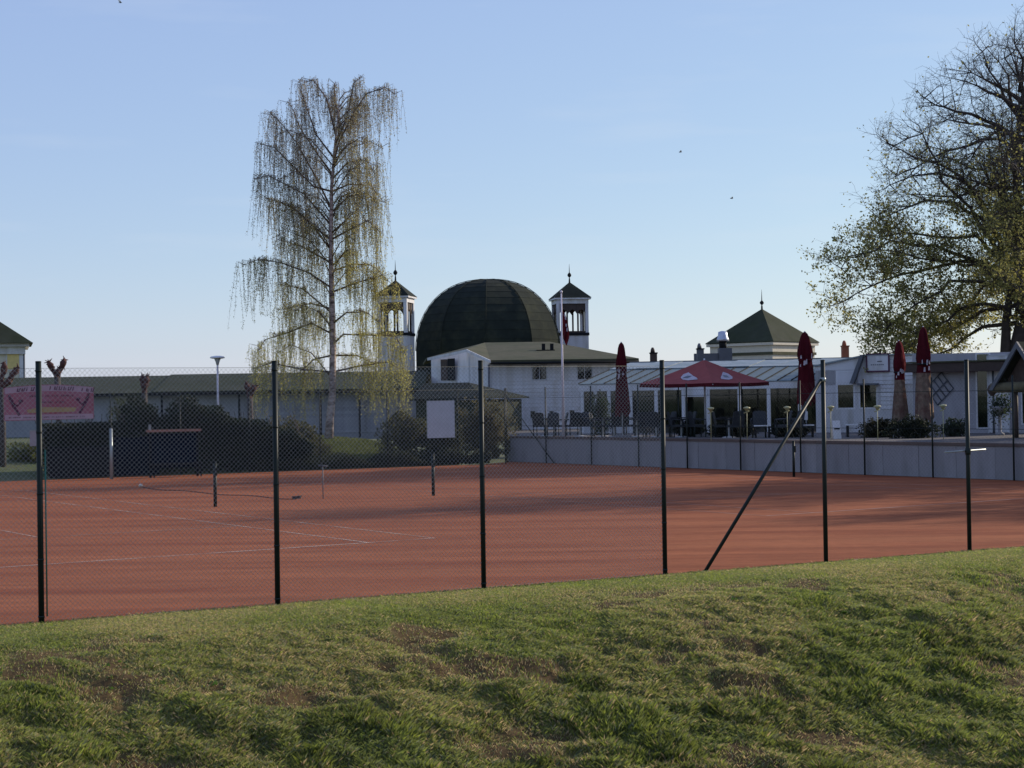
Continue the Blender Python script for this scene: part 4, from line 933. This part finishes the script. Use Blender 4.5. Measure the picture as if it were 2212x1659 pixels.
# white-topped benches and tables on the right part
def make_bench(wd):
    e = empty('terrace_bench', (0,0,0), 0, 'x', 'bench', 'pale benches on the right of the terrace')
    for k in range(3): MB().b2(-wd/2,wd/2,-.2+k*.14,-.08+k*.14,.41,.45).build('slat', M['white'], e)
    for s in (-1,1): MB().b2(s*wd*.4-.03,s*wd*.4+.03,-.2,.2,0,.41).build('leg', M['dark_trim'], e)
    return e
for i, (px, wd, lb_) in enumerate(((1647,.6,'short white bench below the right tip of the open red parasol'), (1743,.5,'short white bench at the foot of the plain furled parasol'), (1851,.8,'longer white bench under the windows of the clapboard building'))):
    b = make_bench(wd); P = at(px, 940, 60.5-.004*(px-1647)); P.z = 1; b.location = P; b.rotation_euler = (0,0,-.1); b['label'] = lb_
def make_torch():
    e = empty('garden_lamp', (0,0,0), 0, 'x', 'garden lamp', 'pale yellow lamps on thin stakes')
    MB().chain([(0,0,0),(0,0,1.0)], .012, 6).build('stake', M['paleyellow'], e)
    MB().lathe((0,0,.98), [(.03,0),(.07,.07),(.12,.1),(.12,.13),(.03,.16)], 10).build('lamp_head', M['paleyellow'], e); MB().chain([(-.1,0,.92),(.08,0,1.0)], .02, 5).build('bracket', M['paleyellow'], e)
    return e
tc0 = make_torch()
for i, (px, lb_) in enumerate(((1536,'pale yellow garden lamp on a thin stake beside the pole of the open parasol'),(1614,'pale yellow garden lamp on a thin stake under the right half of the open parasol'),(1701,'pale yellow garden lamp on a stake by the top of the slanted brace'),(1795,'pale yellow garden lamp on a thin stake before the left window of the clapboard building'),(1896,'pale yellow garden lamp on a thin stake before the boards below the framed sign'),(2038,'pale yellow garden lamp on a thin stake below the diamond trellis'))):
    P = at(px, 940, 57.5-.006*(px-1536)); P.z = 1.0
    if i == 0: tc0.location = P; tc0['label'] = lb_
    else: copy_tree(tc0, P, 0, lb_)
P = at(1806, 945, 57.5); P.z = 1; e = empty('sandwich_board', P, .2, 'white folding sandwich board standing on the terrace beside the tall fence post', 'sign')
MB().prism([(-.14,-.14,0),(.14,-.14,0),(.14,-.01,.62),(-.14,-.01,.62)], (0,.015,0)).build('front_panel', M['white'], e); MB().prism([(-.14,.14,0),(.14,.14,0),(.14,.01,.62),(-.14,.01,.62)], (0,.015,0)).build('rear_panel', M['white'], e)
MB().b2(-.1,.1,-.098,-.088,.32,.36).build('dark_band', M['dark_trim'], e)
P = at(1737, 945, 60.2); P.z = 1; e = empty('menu_board', P, 0, 'small white menu card on a stand beside the plain furled parasol', 'sign')
MB().b2(-.14,.14,-.01,.01,.62,.92).build('card', M['white'], e); MB().chain([(0,.02,0),(0,.02,.62)], .015, 6).build('stand', M['dark_trim'], e)

# ------------------------------------------------------------------ foliage
def leaf_cloud(P, size, colr, r, flat=.5, k=4):
    """P (n,3) centres -> quads with random tilt"""
    n = len(P); a = r.normal(size=(n,3)); a /= np.linalg.norm(a, axis=1)[:,None]; b = r.normal(size=(n,3)); b -= a*(a*b).sum(1)[:,None]; b /= np.linalg.norm(b, axis=1)[:,None]
    s = (size*(.6+.8*r.random(n)))[:,None]; V = np.empty((n,4,3)); V[:,0] = P-a*s; V[:,1] = P+b*s*flat; V[:,2] = P+a*s; V[:,3] = P-b*s*flat
    i = np.arange(n)*4; F = np.stack([i,i+1,i+2,i+3],-1); return V.reshape(-1,3), F, np.repeat(colr, 4, 0)
def bush(name, label, cat, P, sx, sy, sz, n, c1, c2, size=.05, seed=1, group=None, twigs=True, twigc='bark', lump=.5):
    r = np.random.default_rng(seed); e = empty(name, P, 0, label, cat, group)
    d = r.normal(size=(n*2,3)); d /= np.linalg.norm(d, axis=1)[:,None]; rad = r.random(n*2)**.45
    q = d*rad[:,None]; nz_ = np.array([mnoise.noise(Vector(v*2.2)+Vector((seed*3.1,0,0))) for v in d]); q = q*(1+lump*nz_)[:,None]
    dens = np.array([mnoise.noise(Vector(v*3.3)+Vector((0,seed*1.7,0))) for v in q]); q = q[dens > -.12][:n]; m = len(q)
    pts = q*np.array([sx,sy,sz])+np.array([0,0,sz*.75]); pts[:,2] = np.maximum(pts[:,2], .02)
    u = r.random(m)[:,None]; c = (np.array(c1)*(1-u)+np.array(c2)*u)*(.6+.8*r.random(m))[:,None]
    V, F, C = leaf_cloud(pts, size, c, r, .55); tag(link('foliage', np_mesh('foliage', V, F, C), M['leaf'], e), kind='stuff')
    if twigs:
        tb = MB()
        for i in range(26):
            a = r.uniform(0,6.28); k = r.uniform(.3,1); tb.chain([(0,0,-.05),(sx*.35*k*math.cos(a),sy*.35*k*math.sin(a),sz*.7),(sx*.8*k*math.cos(a),sy*.8*k*math.sin(a),sz*(1.3+.35*r.random()))], [.02,.013,.005], 4, False)
        tag(tb.build('stems', M[twigc], e), kind='stuff')
    return e
def onz(px, py, Y, z): P = at(px, py, Y); P.z = z; return P
dk1, dk2 = (.010,.017,.008), (.022,.030,.012)
# dark hedge behind the windscreen
x0, _ = BK.p(100, 1000, 1.2); x1, _ = BK.p(660, 1000, 1.2); hd = empty('dark_hedge', BK.world(x0,1.12,0), BK.rz, 'long dark untrimmed hedge along the back of the left court', 'hedge')
r = np.random.default_rng(5); n = 70000; Lh = x1-x0; xx = r.uniform(0, Lh, n); yy = r.uniform(-.9,.9,n)
top = 2.4+.95*np.array([mnoise.noise(Vector((v*1.1,0,3))) for v in xx])+.35*np.array([mnoise.noise(Vector((v*3.7,1,3))) for v in xx]); top = np.where(xx < 2.8, np.minimum(top,1.9), top); top = top-np.clip((xx-Lh+4.2)/4.2, 0, 1)*1.25
zz = r.random(n)**.7*top; u = r.random(n)[:,None]; c = (np.array(dk1)*(1-u)+np.array(dk2)*u)*(.5+1.0*r.random(n))[:,None]
V, F, C = leaf_cloud(np.stack([xx,yy,zz],-1), .06, c, r, .45); tag(link('foliage', np_mesh('foliage', V, F, C), M['leaf'], hd), kind='stuff')
tb = MB()
for i in range(40): a = r.uniform(0,Lh); tb.chain([(a,0,-.05),(a+r.normal()*.2,r.normal()*.2,1.2),(a+r.normal()*.3,r.normal()*.3,2.2)], [.04,.025,.01], 5, False)
tag(tb.build('stems', M['bark'], hd), kind='stuff')
olive1, olive2 = (.085,.085,.038), (.15,.14,.055); brn = (.09,.06,.04)
bush('small_conifer', 'loose olive green conifer rising from the dark hedge right of the banner', 'bush', onz(262,900,63.5,.3), .55,.5,1.45, 2600, (.04,.055,.02), (.09,.10,.03), .05, 3)
bush('shrub', 'dense brown green shrub between the second near fence post and the birch', 'shrub', onz(625,960,65.2,.25), 1.25,.8,.95, 9000, (.035,.04,.018), olive2, .05, 4)
bush('shrub', 'tall grey green shrub to the left of the white board', 'shrub', onz(872,960,66.6,.3), .95,.7,1.1, 7000, (.04,.045,.022), olive2, .05, 6)
bush('shrub', 'large twiggy shrub with reddish tips between the white board and the terrace wall', 'shrub', onz(1045,960,68.5,.15), 1.15,.9,1.35, 12000, (.075,.07,.036), (.17,.145,.07), .05, 8, lump=.7)
bush('shrub', 'low dark shrub behind the white board', 'shrub', onz(955,970,66.6,.2), .9,.6,.75, 5500, (.025,.032,.016), olive1, .05, 9)
bush('shrub', 'sunlit yellow green bush seen under the pink banner', 'shrub', onz(70,980,61.5,.2), 1.0,.6,.62, 5200, (.10,.12,.03), (.19,.19,.05), .045, 10)
bush('shrub', 'low round dark bush at the foot of the birch, left of the bright lawn', 'shrub', onz(680,985,66.3,.15), .7,.5,.5, 3600, (.04,.045,.018), olive2, .045, 12)
bush('flowering_planter', 'dark leafy planting in a trough behind the wall below the brown printed parasols', 'plant', onz(1970,935,56.8,1.0), .9,.3,.42, 4200, (.012,.02,.012), (.035,.042,.022), .04, 14, twigs=False)
bush('flowering_planter', 'brownish leafy planting below the boards and the framed sign', 'plant', onz(1900,935,58.4,1.0), .7,.3,.4, 3400, (.02,.022,.012), (.06,.055,.025), .04, 15, twigs=False)
bush('flowering_planter', 'dark climbing plant behind the left corner of the glass cafe windows', 'plant', onz(1298,935,69.4,1.0), .45,.35,1.0, 3200, (.02,.04,.016), (.06,.08,.03), .04, 16)
bush('flowering_planter', 'low mixed planting before the wall of the white annex', 'plant', onz(2062,935,58,1.0), .45,.25,.35, 2000, (.03,.045,.03), (.06,.08,.045), .04, 17, twigs=False)
bush('flowering_planter', 'long low dark box hedge in troughs between the open parasol pole and its right tip', 'plant', onz(1580,935,62.3,1.0), 1.0,.3,.33, 3800, (.012,.018,.012), (.03,.038,.02), .04, 18, twigs=False, lump=.25)
bush('flowering_planter', 'low dark box hedge in troughs right of the short bench, below the plain furled parasol', 'plant', onz(1705,935,61,1.0), .75,.3,.36, 3200, (.012,.018,.012), (.03,.038,.02), .04, 19, twigs=False, lump=.25)
bush('flowering_planter', 'low dark box hedge in troughs left of the open parasol pole', 'plant', onz(1490,935,64.2,1.0), .6,.3,.36, 2800, (.012,.018,.012), (.03,.038,.02), .04, 20, twigs=False, lump=.25)
# planted urn
P = onz(2160,945,59,1.0); e = empty('planted_urn', P, 0, 'tall stone urn with drooping greenery before the white door', 'urn')
MB().lathe((0,0,0), [(.16,0),(.16,.06),(.06,.12),(.05,.62),(.10,.75),(.24,.9),(.27,1.0),(.22,1.02)], 16).build('urn', M['conc'], e)
r = np.random.default_rng(4); pts = r.normal(size=(1300,3))*np.array([.18,.18,.22])+np.array([.02,0,1.0]); V,F,C = leaf_cloud(pts, .04, np.tile([.05,.07,.035],(1300,1))*(.5+r.random(1300))[:,None], r); tag(link('foliage', np_mesh('foliage',V,F,C), M['leaf'], e), kind='stuff')
# low ground cover under the far-left fence
r = np.random.default_rng(8); n = 30000; xx = r.uniform(BK.p(560,1000)[0], BK.L+.5, n); yy = .15+r.random(n)*1.3; top = .35+.35*np.array([mnoise.noise(Vector((v*.9,2,1))) for v in xx]); zz = yy*.1+r.random(n)*np.maximum(top,.1)
V,F,C = leaf_cloud(np.stack([xx,yy,zz],-1), .045, (np.array([[.03,.036,.018]])*(.5+1.2*r.random(n))[:,None]), r); o = link('ground_cover', np_mesh('ground_cover',V,F,C), M['leaf'], None, BK.A); o.rotation_euler = (0,0,BK.rz)
tag(o, 'low dark ground cover growing along the foot of the back fence', 'ground cover', kind='stuff')
# rough grass on the raised lawn
r = np.random.default_rng(9); n = 60000; xx = r.uniform(BK.p(600,1000)[0], BK.p(960,1000)[0], n); yy = r.uniform(1.3,12,n); zz = np.interp(yy,[a for a,_ in prof_l] if False else [.02,1.2,3.5,7,12],[-.02,.12,.45,.85,.95])+r.random(n)*.08
V,F,C = leaf_cloud(np.stack([xx,yy,zz],-1), .05, (np.array([[.13,.15,.045]])*(.5+.9*r.random(n))[:,None]), r, .25); o = link('lawn_grass', np_mesh('lawn_grass',V,F,C), M['leaf'], None, BK.A); o.rotation_euler = (0,0,BK.rz)
tag(o, 'bright green lawn grass at the foot of the birch', 'grass', kind='stuff')

# pollarded trees
def pollard(px, Y, trunk_z, limbs, label, seed):
    P = onz(px, 900, Y, .2); e = empty('pollarded_tree', P, 0, label, 'tree', 'pollarded trees behind the back fence'); r = random.Random(seed)
    MB().chain([(0,0,-.2),(.03,0,trunk_z*.5),(0,0,trunk_z)], [.14,.11,.12], 8).build('trunk', M['bark'], e)
    for (dx, dz) in limbs:
        k = 6; pts = [(dx*t/k+.02*r.uniform(-1,1), .1*math.sin(t)*r.uniform(-1,1), trunk_z-.05+dz*t/k) for t in range(k+1)]; rad = [.075,.07,.065,.08,.10,.13,.06]
        lo_ = MB().chain(pts, rad, 8)
        for j in range(26):
            i = r.choice([3,4,5,5,6]); p_ = Vector(pts[i]); d = Vector((r.gauss(0,1),r.gauss(0,1),r.gauss(.4,1))).normalized(); s = r.uniform(.08,.2); lo_.chain([p_, p_+d*s], [.035,.01], 5)
        lo_.build('knobbly_limb', mat('reddish_knobs', (.085,.04,.034), .9, var=.3, vs=8) if 'reddish_knobs' not in bpy.data.materials else bpy.data.materials['reddish_knobs'], e)
pollard(125, 62, 3.35, ((-.32,.62),(.28,.70),(.05,.35)), 'pollarded tree whose forked knobbly limbs stand up behind the pink banner', 1)
pollard(4, 60, 3.0, ((.6,.75),(-.3,1.0),(.1,.9),(.35,.3)), 'thick dark pollarded tree at the left edge beside the banner', 2)
pollard(312, 63.5, 2.75, ((-.08,.72),(.12,.66),(.05,.4)), 'upright pollarded tree with a looped head above the dark hedge', 3)
pollard(540, 64.5, 2.5, ((-.12,.6),(.18,.5),(0,.35)), 'squat dark pollarded tree left of the second near fence post', 4)

# ------------------------------------------------------------------ birch
BY = 72.0
def bz(zx, zy): return 479.2+zx*.4533, 132.7+zy*.4533
bp = at(710, 950, BY); bp.z = .85
bt = empty('weeping_birch', bp, 0, 'tall weeping birch with pale trunk and hanging yellow green twigs', 'tree')
def rel(px, py, dy=0): v = at(px, py, BY)-bp; v.y += dy; return v
tk = [(710,952),(713,900),(718,850),(719,750),(717,650),(715,560),(715,480),(717,400),(722,330),(728,270),(733,215)]
tp = [rel(*q) for q in tk]; tr_ = [.20,.165,.15,.14,.125,.105,.09,.07,.052,.035,.018]
MB().chain(tp, tr_, 10).build('trunk', M['birch'], bt)
limbs = [[(520,700),(440,540),(350,380),(270,280),(200,212)],[(530,540),(440,420),(360,300),(300,150)],[(520,850),(430,780),(330,690),(250,655),(190,640)],[(515,900),(440,790),(370,720),(280,672)],
 [(510,1080),(420,1010),(290,965),(190,955),(125,985)],[(515,1300),(420,1245),(300,1290),(190,1320),(130,1400)],[(510,960),(380,880),(260,845)],[(530,500),(560,400),(640,250),(700,175),(790,152),(838,190)],
 [(535,450),(555,300),(530,160),(520,75)],[(540,350),(490,160),(420,65),(370,70)],[(520,850),(620,800),(700,765),(770,830)],[(540,1100),(640,1050),(760,1015),(820,1070)],[(545,1250),(600,1200),(700,1200),(770,1260)],
 [(545,1350),(580,1300),(700,1305),(830,1310),(878,1400)],[(530,620),(600,580),(700,580),(765,660)],[(520,1400),(440,1420),(380,1480)],[(530,460),(450,350),(380,150),(370,90)],[(535,400),(600,280),(640,120),(680,100)],[(525,760),(560,640),(640,600)],[(520,980),(600,900),(640,930)],[(525,620),(440,600),(260,420),(170,400)],[(530,1180),(420,1150),(250,1180)],[(545,1400),(640,1400),(740,1450)],
 [(530,560),(600,480),(690,470),(730,540)],[(520,720),(600,640),(690,620),(740,680)],[(540,1000),(620,960),(700,960),(760,1000)],[(515,780),(400,640),(240,560),(180,585)],[(515,1200),(380,1080),(260,1060)],[(540,1480),(650,1450),(780,1430),(870,1480)],[(515,1480),(400,1470),(250,1440),(160,1470)],[(525,820),(600,760),(650,720)]]
r = np.random.default_rng(13); lm = MB(); tw_ = MB(); LP = []; LC = []
all_l = []
for li, l in enumerate(limbs):
    dyy = r.uniform(-1.6,1.6); k = len(l); pts = [rel(*bz(*q), dyy*(i/(k-1))**.8) for i, q in enumerate(l)]
    t0q = int(np.argmin([abs(q.z-pts[0].z) for q in tp])); pts[0] = Vector((np.interp(pts[0].z,[q.z for q in tp],[q.x for q in tp]), 0, pts[0].z)); all_l.append(pts)
for i in range(30):                                           # limbs towards and away from the viewer
    z = r.uniform(2.6, 14.8); x = np.interp(z,[q.z for q in tp],[q.x for q in tp]); a = r.choice([-1,1])*r.choice([r.uniform(.35,1.0), r.uniform(2.1,2.8)]); ln = r.uniform(1.2,2.5)*(1 if z < 12 else .6)
    d = Vector((math.cos(a), math.sin(a), 0)); all_l.append([Vector((x,0,z)), Vector((x,0,z))+d*ln*.4+Vector((0,0,ln*.45)), Vector((x,0,z))+d*ln*.8+Vector((0,0,ln*.6)), Vector((x,0,z))+d*ln*1.1+Vector((0,0,ln*.45))])
nstr = 0
for li, pts in enumerate(all_l):
    n = len(pts); r0 = .045 if li < len(limbs) else .03; lm.chain(pts, [r0*(1-.8*i/(n-1)) for i in range(n)], 6)
    segs = [(pts[i], pts[i+1]) for i in range(n-1)]; tot = sum((b-a).length for a, b in segs)
    right = pts[-1].x > 0
    for s in range(int(tot*(34 if li < len(limbs) else 15))):
        if s%2 == 0: tc_ = r.random()**.75*tot; cl_ = Vector((r.normal()*.33, r.normal()*.40, abs(r.normal())*.15))
        t = min(max(tc_+r.normal()*.05, .01), tot*.999); acc = 0
        for a, b in segs:
            if acc+(b-a).length >= t: p = a+(b-a)*((t-acc)/(b-a).length); break
            acc += (b-a).length
        if t < tot*.28 and r.random() < .75: continue
        off = cl_+Vector((r.normal()*.06, r.normal()*.08, abs(r.normal())*.05)); st = p+off*.5
        ln = r.uniform(.6,2.5)*(1 if pts[0].z < 12 else .8)*(.55+.6*t/tot)
        if r.random() < .6 : tw_.chain([p, p+off*.5+Vector((0,0,.05)), st], [.009,.006,.004], 3, False)
        kk_ = 4; sp_ = [st]; dr = Vector((r.normal()*.07, r.normal()*.09, 0))
        for j in range(1,kk_+1): sp_.append(st+dr*(j/kk_)*ln*1.2+Vector((.02*r.normal(),.02*r.normal(),-ln*(j/kk_)**1.15)))
        tw_.chain(sp_, [.0045]*kk_+[.002], 3, False)
        yg = np.clip((13-st.z)/9+(.25 if st.x > .3 else -.05)+r.normal()*.18, 0, 1); dens = int(ln*(21+15*yg))
        tt = r.random(dens); ii = np.minimum((tt*kk_).astype(int), kk_-1); fr_ = tt*kk_-ii
        A_ = np.array([sp_[q] for q in range(kk_+1)]); q_ = A_[ii]*(1-fr_)[:,None]+A_[ii+1]*fr_[:,None]+r.normal(size=(dens,3))*.035
        LP.append(q_); base = np.array([.34,.30,.20])*(1-yg)+np.array([.58,.54,.17])*yg; LC.append(np.tile(base,(dens,1))*(.55+.8*r.random(dens))[:,None]); nstr += 1
tag(lm.build('limbs', M['birch_twig'], bt), kind='stuff'); tag(tw_.build('twigs', M['birch_twig'], bt), kind='stuff')
LP = np.concatenate(LP); LC = np.concatenate(LC); V,F,C = leaf_cloud(LP, .028, LC, r, .5); tag(link('foliage', np_mesh('foliage',V,F,C), M['leaf'], bt), kind='stuff')
print('birch strands', nstr, 'leaves', len(LP))

# ------------------------------------------------------------------ oak
OY = 70.0
def oz(zx, zy): zx = zx+(max(0, 900-zx)*.13 if zy > 1050 else 0); zy = zy+max(0, 520-zy)*.3; return 1706+zx*.4709, zy*.4709
ob = at(2195, 900, OY); ob.z = 1.0
ok = empty('spreading_oak', ob, 0, 'huge spreading oak with dark bare limbs and sparse olive spring leaves at the right edge', 'tree')
def orel(px, py, dy=0): v = at(px, py, OY)-ob; v.y += dy; return v
ol = [[(1100,1480),(1030,1370),(990,1250),(960,1100),(880,940),(800,820),(680,740),(520,690)],[(1120,1440),(1095,1200),(1088,900),(1085,560),(1060,300),(1000,170)],
 [(1030,1370),(980,1270),(900,1190),(780,1180),(620,1230),(480,1250),(320,1300),(170,1385)],[(1080,1340),(960,1310),(850,1290),(680,1300),(560,1380),(420,1450),(300,1520)],
 [(960,1100),(880,1000),(760,920),(640,910),(500,950),(420,1000)],[(1088,760),(980,620),(850,640),(700,700),(560,760)],[(1085,600),(1000,430),(900,250),(870,120)],[(1086,640),(950,590),(800,540),(620,500),(575,485)],
 [(990,1220),(870,1080),(760,1080),(560,1040),(410,1100)],[(1075,450),(980,330),(850,240)],[(920,1010),(800,830),(650,800),(520,830),(430,880)],[(1000,1280),(850,1200),(650,1120),(400,1110),(200,1180),(150,1230)],
 [(1040,1400),(900,1420),(760,1500),(640,1540),(480,1580)],[(1085,500),(1000,480),(880,400),(760,360)],[(1088,860),(960,860),(800,880),(640,860)],[(1070,380),(1060,200),(1080,80)],[(1060,1350),(1010,1100),(970,900),(940,700),(900,560)],
 [(1060,1460),(950,1420),(800,1400),(600,1500),(440,1580),(330,1640)],[(1050,1480),(900,1500),(780,1590),(640,1640)],[(1040,1350),(860,1230),(700,1210),(520,1180),(330,1150)],
 [(980,1180),(820,960),(700,840),(600,620),(480,660)],[(1080,1000),(1000,900),(900,780),(760,720)]]
olim = []
r = np.random.default_rng(21)
for i, l in enumerate(ol):
    dyy = r.uniform(-2.6,2.6) if i > 1 else r.uniform(-.6,.6); k = len(l); olim.append([orel(*oz(*q), dyy*(j/(k-1))) for j, q in enumerate(l)])
nv_ = len(olim); axis_x = orel(2216, 700).x
for i in range(nv_):                                          # the unseen right half and the depth of the crown
    a = r.uniform(-.5,.5)+math.pi*(1 if i%2 else 1); src = olim[i]; ca, sa = math.cos(a), math.sin(a)
    olim.append([Vector((axis_x+(q.x-axis_x)*ca-q.y*sa, (q.x-axis_x)*sa+q.y*ca, q.z)) for q in src])
for i in (0,2,3,5,6,7,8,10,14):
    for a in (R(70), R(-75)):
        src = olim[i]; a += r.uniform(-.25,.25); ca, sa = math.cos(a), math.sin(a); olim.append([Vector((axis_x+((q.x-axis_x)*ca-q.y*sa)*.85, ((q.x-axis_x)*sa+q.y*ca)*.85, q.z)) for q in src])
tkm = MB(); tkm.chain([(.15,0,-.3),(.1,0,1.5),(.12,0,3.2),orel(2212,700)], [.55,.42,.38,.36], 14)
tkm.chain([(orel(2172,900)).xy.to_3d(), orel(2172,760), orel(2174,690), orel(2181,640), orel(2178,600)], [.3,.22,.18,.15,.08], 10); 
lmm = MB(); twm = MB(); LP = []; LC = []
def subdiv(pts, step=.5):
    out = [pts[0]]
    for a, b in zip(pts[:-1], pts[1:]):
        n = max(1, int((b-a).length/step))
        for i in range(1, n+1): out.append(a+(b-a)*(i/n))
    return out
def wig(pts, amt): return [p if i == 0 else p+Vector((r.normal(),r.normal(),r.normal()))*amt for i, p in enumerate(pts)]
for li, l in enumerate(olim):
    pts = wig(subdiv(l, .55), .06); n = len(pts); big = (.17 if li in (0,1) else .105) if li < nv_ else .12
    lmm.chain(pts, [big*(1-.88*(i/(n-1))**.8)+.008 for i in range(n)], 7)
    for i in range(2, n):
        for q in range(3 if i > n*.45 else (2 if i > n*.25 else 1)):
            d = (pts[i]-pts[i-1]).normalized(); rv = Vector((r.normal(),r.normal(),r.normal()*.8+.25)); sdv = (d*.55+rv.normalized()*.8).normalized(); L1 = r.uniform(.7,2.0)*(1-.35*i/n)
            s1 = [pts[i]]; dd = sdv
            for j in range(3): dd = (dd+Vector((r.normal()*.22,r.normal()*.22,r.normal()*.2+.06))).normalized(); s1.append(s1[-1]+dd*L1/3)
            lmm.chain(s1, [.028,.02,.013,.008], 4, False)
            for j in range(1,4):
                for w2 in range(3 if j > 1 else 2):
                    d2 = (dd*.5+Vector((r.normal(),r.normal(),r.normal()*.8+.2)).normalized()*.8).normalized(); L2 = r.uniform(.35,.95); s2 = [s1[j], s1[j]+d2*L2*.5, s1[j]+(d2+Vector((r.normal()*.25,r.normal()*.25,.12))).normalized()*L2]
                    twm.chain(s2, [.009,.006,.004], 3, False)
                    for w3 in range(3):
                        d3 = (d2*.5+Vector((r.normal(),r.normal(),r.normal()*.7+.2)).normalized()*.8).normalized(); L3 = r.uniform(.15,.4); b3 = s2[1] if w3 else s2[2]; e3 = b3+d3*L3; twm.chain([b3, e3], [.0055,.0025], 3, False)
                        zt_ = e3.z; rad_ = abs(e3.x-axis_x); lf = np.clip(1.18-zt_/11.5, .03, 1)*(1.0 if (zt_ < 9.5) else .35)
                        k3 = r.poisson(8.5*lf)
                        if k3:
                            LP.append(np.array(e3)+r.normal(size=(k3,3))*.09); y_ = r.random((k3,1)); warm = np.clip(1-zt_/8,0,1)
                            LC.append((np.array([.15,.15,.05])*(1-y_)+np.array([.42+.08*warm,.39+.06*warm,.12])*y_)*(.6+.8*r.random((k3,1))))
tkm.build('trunk', M['bark'], ok); tag(lmm.build('limbs', M['bark'], ok), kind='stuff'); tag(twm.build('twigs', M['bark'], ok), kind='stuff')
LP = np.concatenate(LP); LC = np.concatenate(LC); V,F,C = leaf_cloud(LP, .058, LC, r, .6); tag(link('foliage', np_mesh('foliage',V,F,C), M['leaf'], ok), kind='stuff')
print('oak leaves', len(LP), 'twigs tris', len(twm.f)*2, 'limb', len(lmm.f)*2)
nk = copy_tree(ok, Vector((27.5, 45.5, .9)), R(75), 'smaller oak standing beyond the right edge of the view, nearer than the spreading oak'); nk.scale = (.6,.6,.6)
copy_tree(ok, Vector((30.5, 57, 1)), R(200), 'large oak standing beyond the right edge of the view, behind the annex corner')

# ------------------------------------------------------------------ distant birds
for px, py, s, lb_ in ((1470,329,.9,'tiny gull high in the sky left of the oak crown'),(1581,429,.8,'tiny gull lower in the sky beside the oak crown'),(260,6,1.0,'tiny gull at the very top left of the sky')):
    P = at(px, py, 150); mb = MB(); mb.chain([(-.16*s,0,0),(0,0,.03),(.14*s,0,.02)], [.015,.05,.02], 6)
    mb.prism([(0,0,.04),(.1,0,.03),(.05,.3,.14),(-.1,.55,.08),(-.06,.28,.12)], (0,0,-.012)); mb.prism([(0,0,.04),(.1,0,.03),(.05,-.3,.14),(-.1,-.55,.08),(-.06,-.28,.12)], (0,0,-.012))
    tag(mb.build('gull', M['pipe'], None, P), lb_, 'bird')
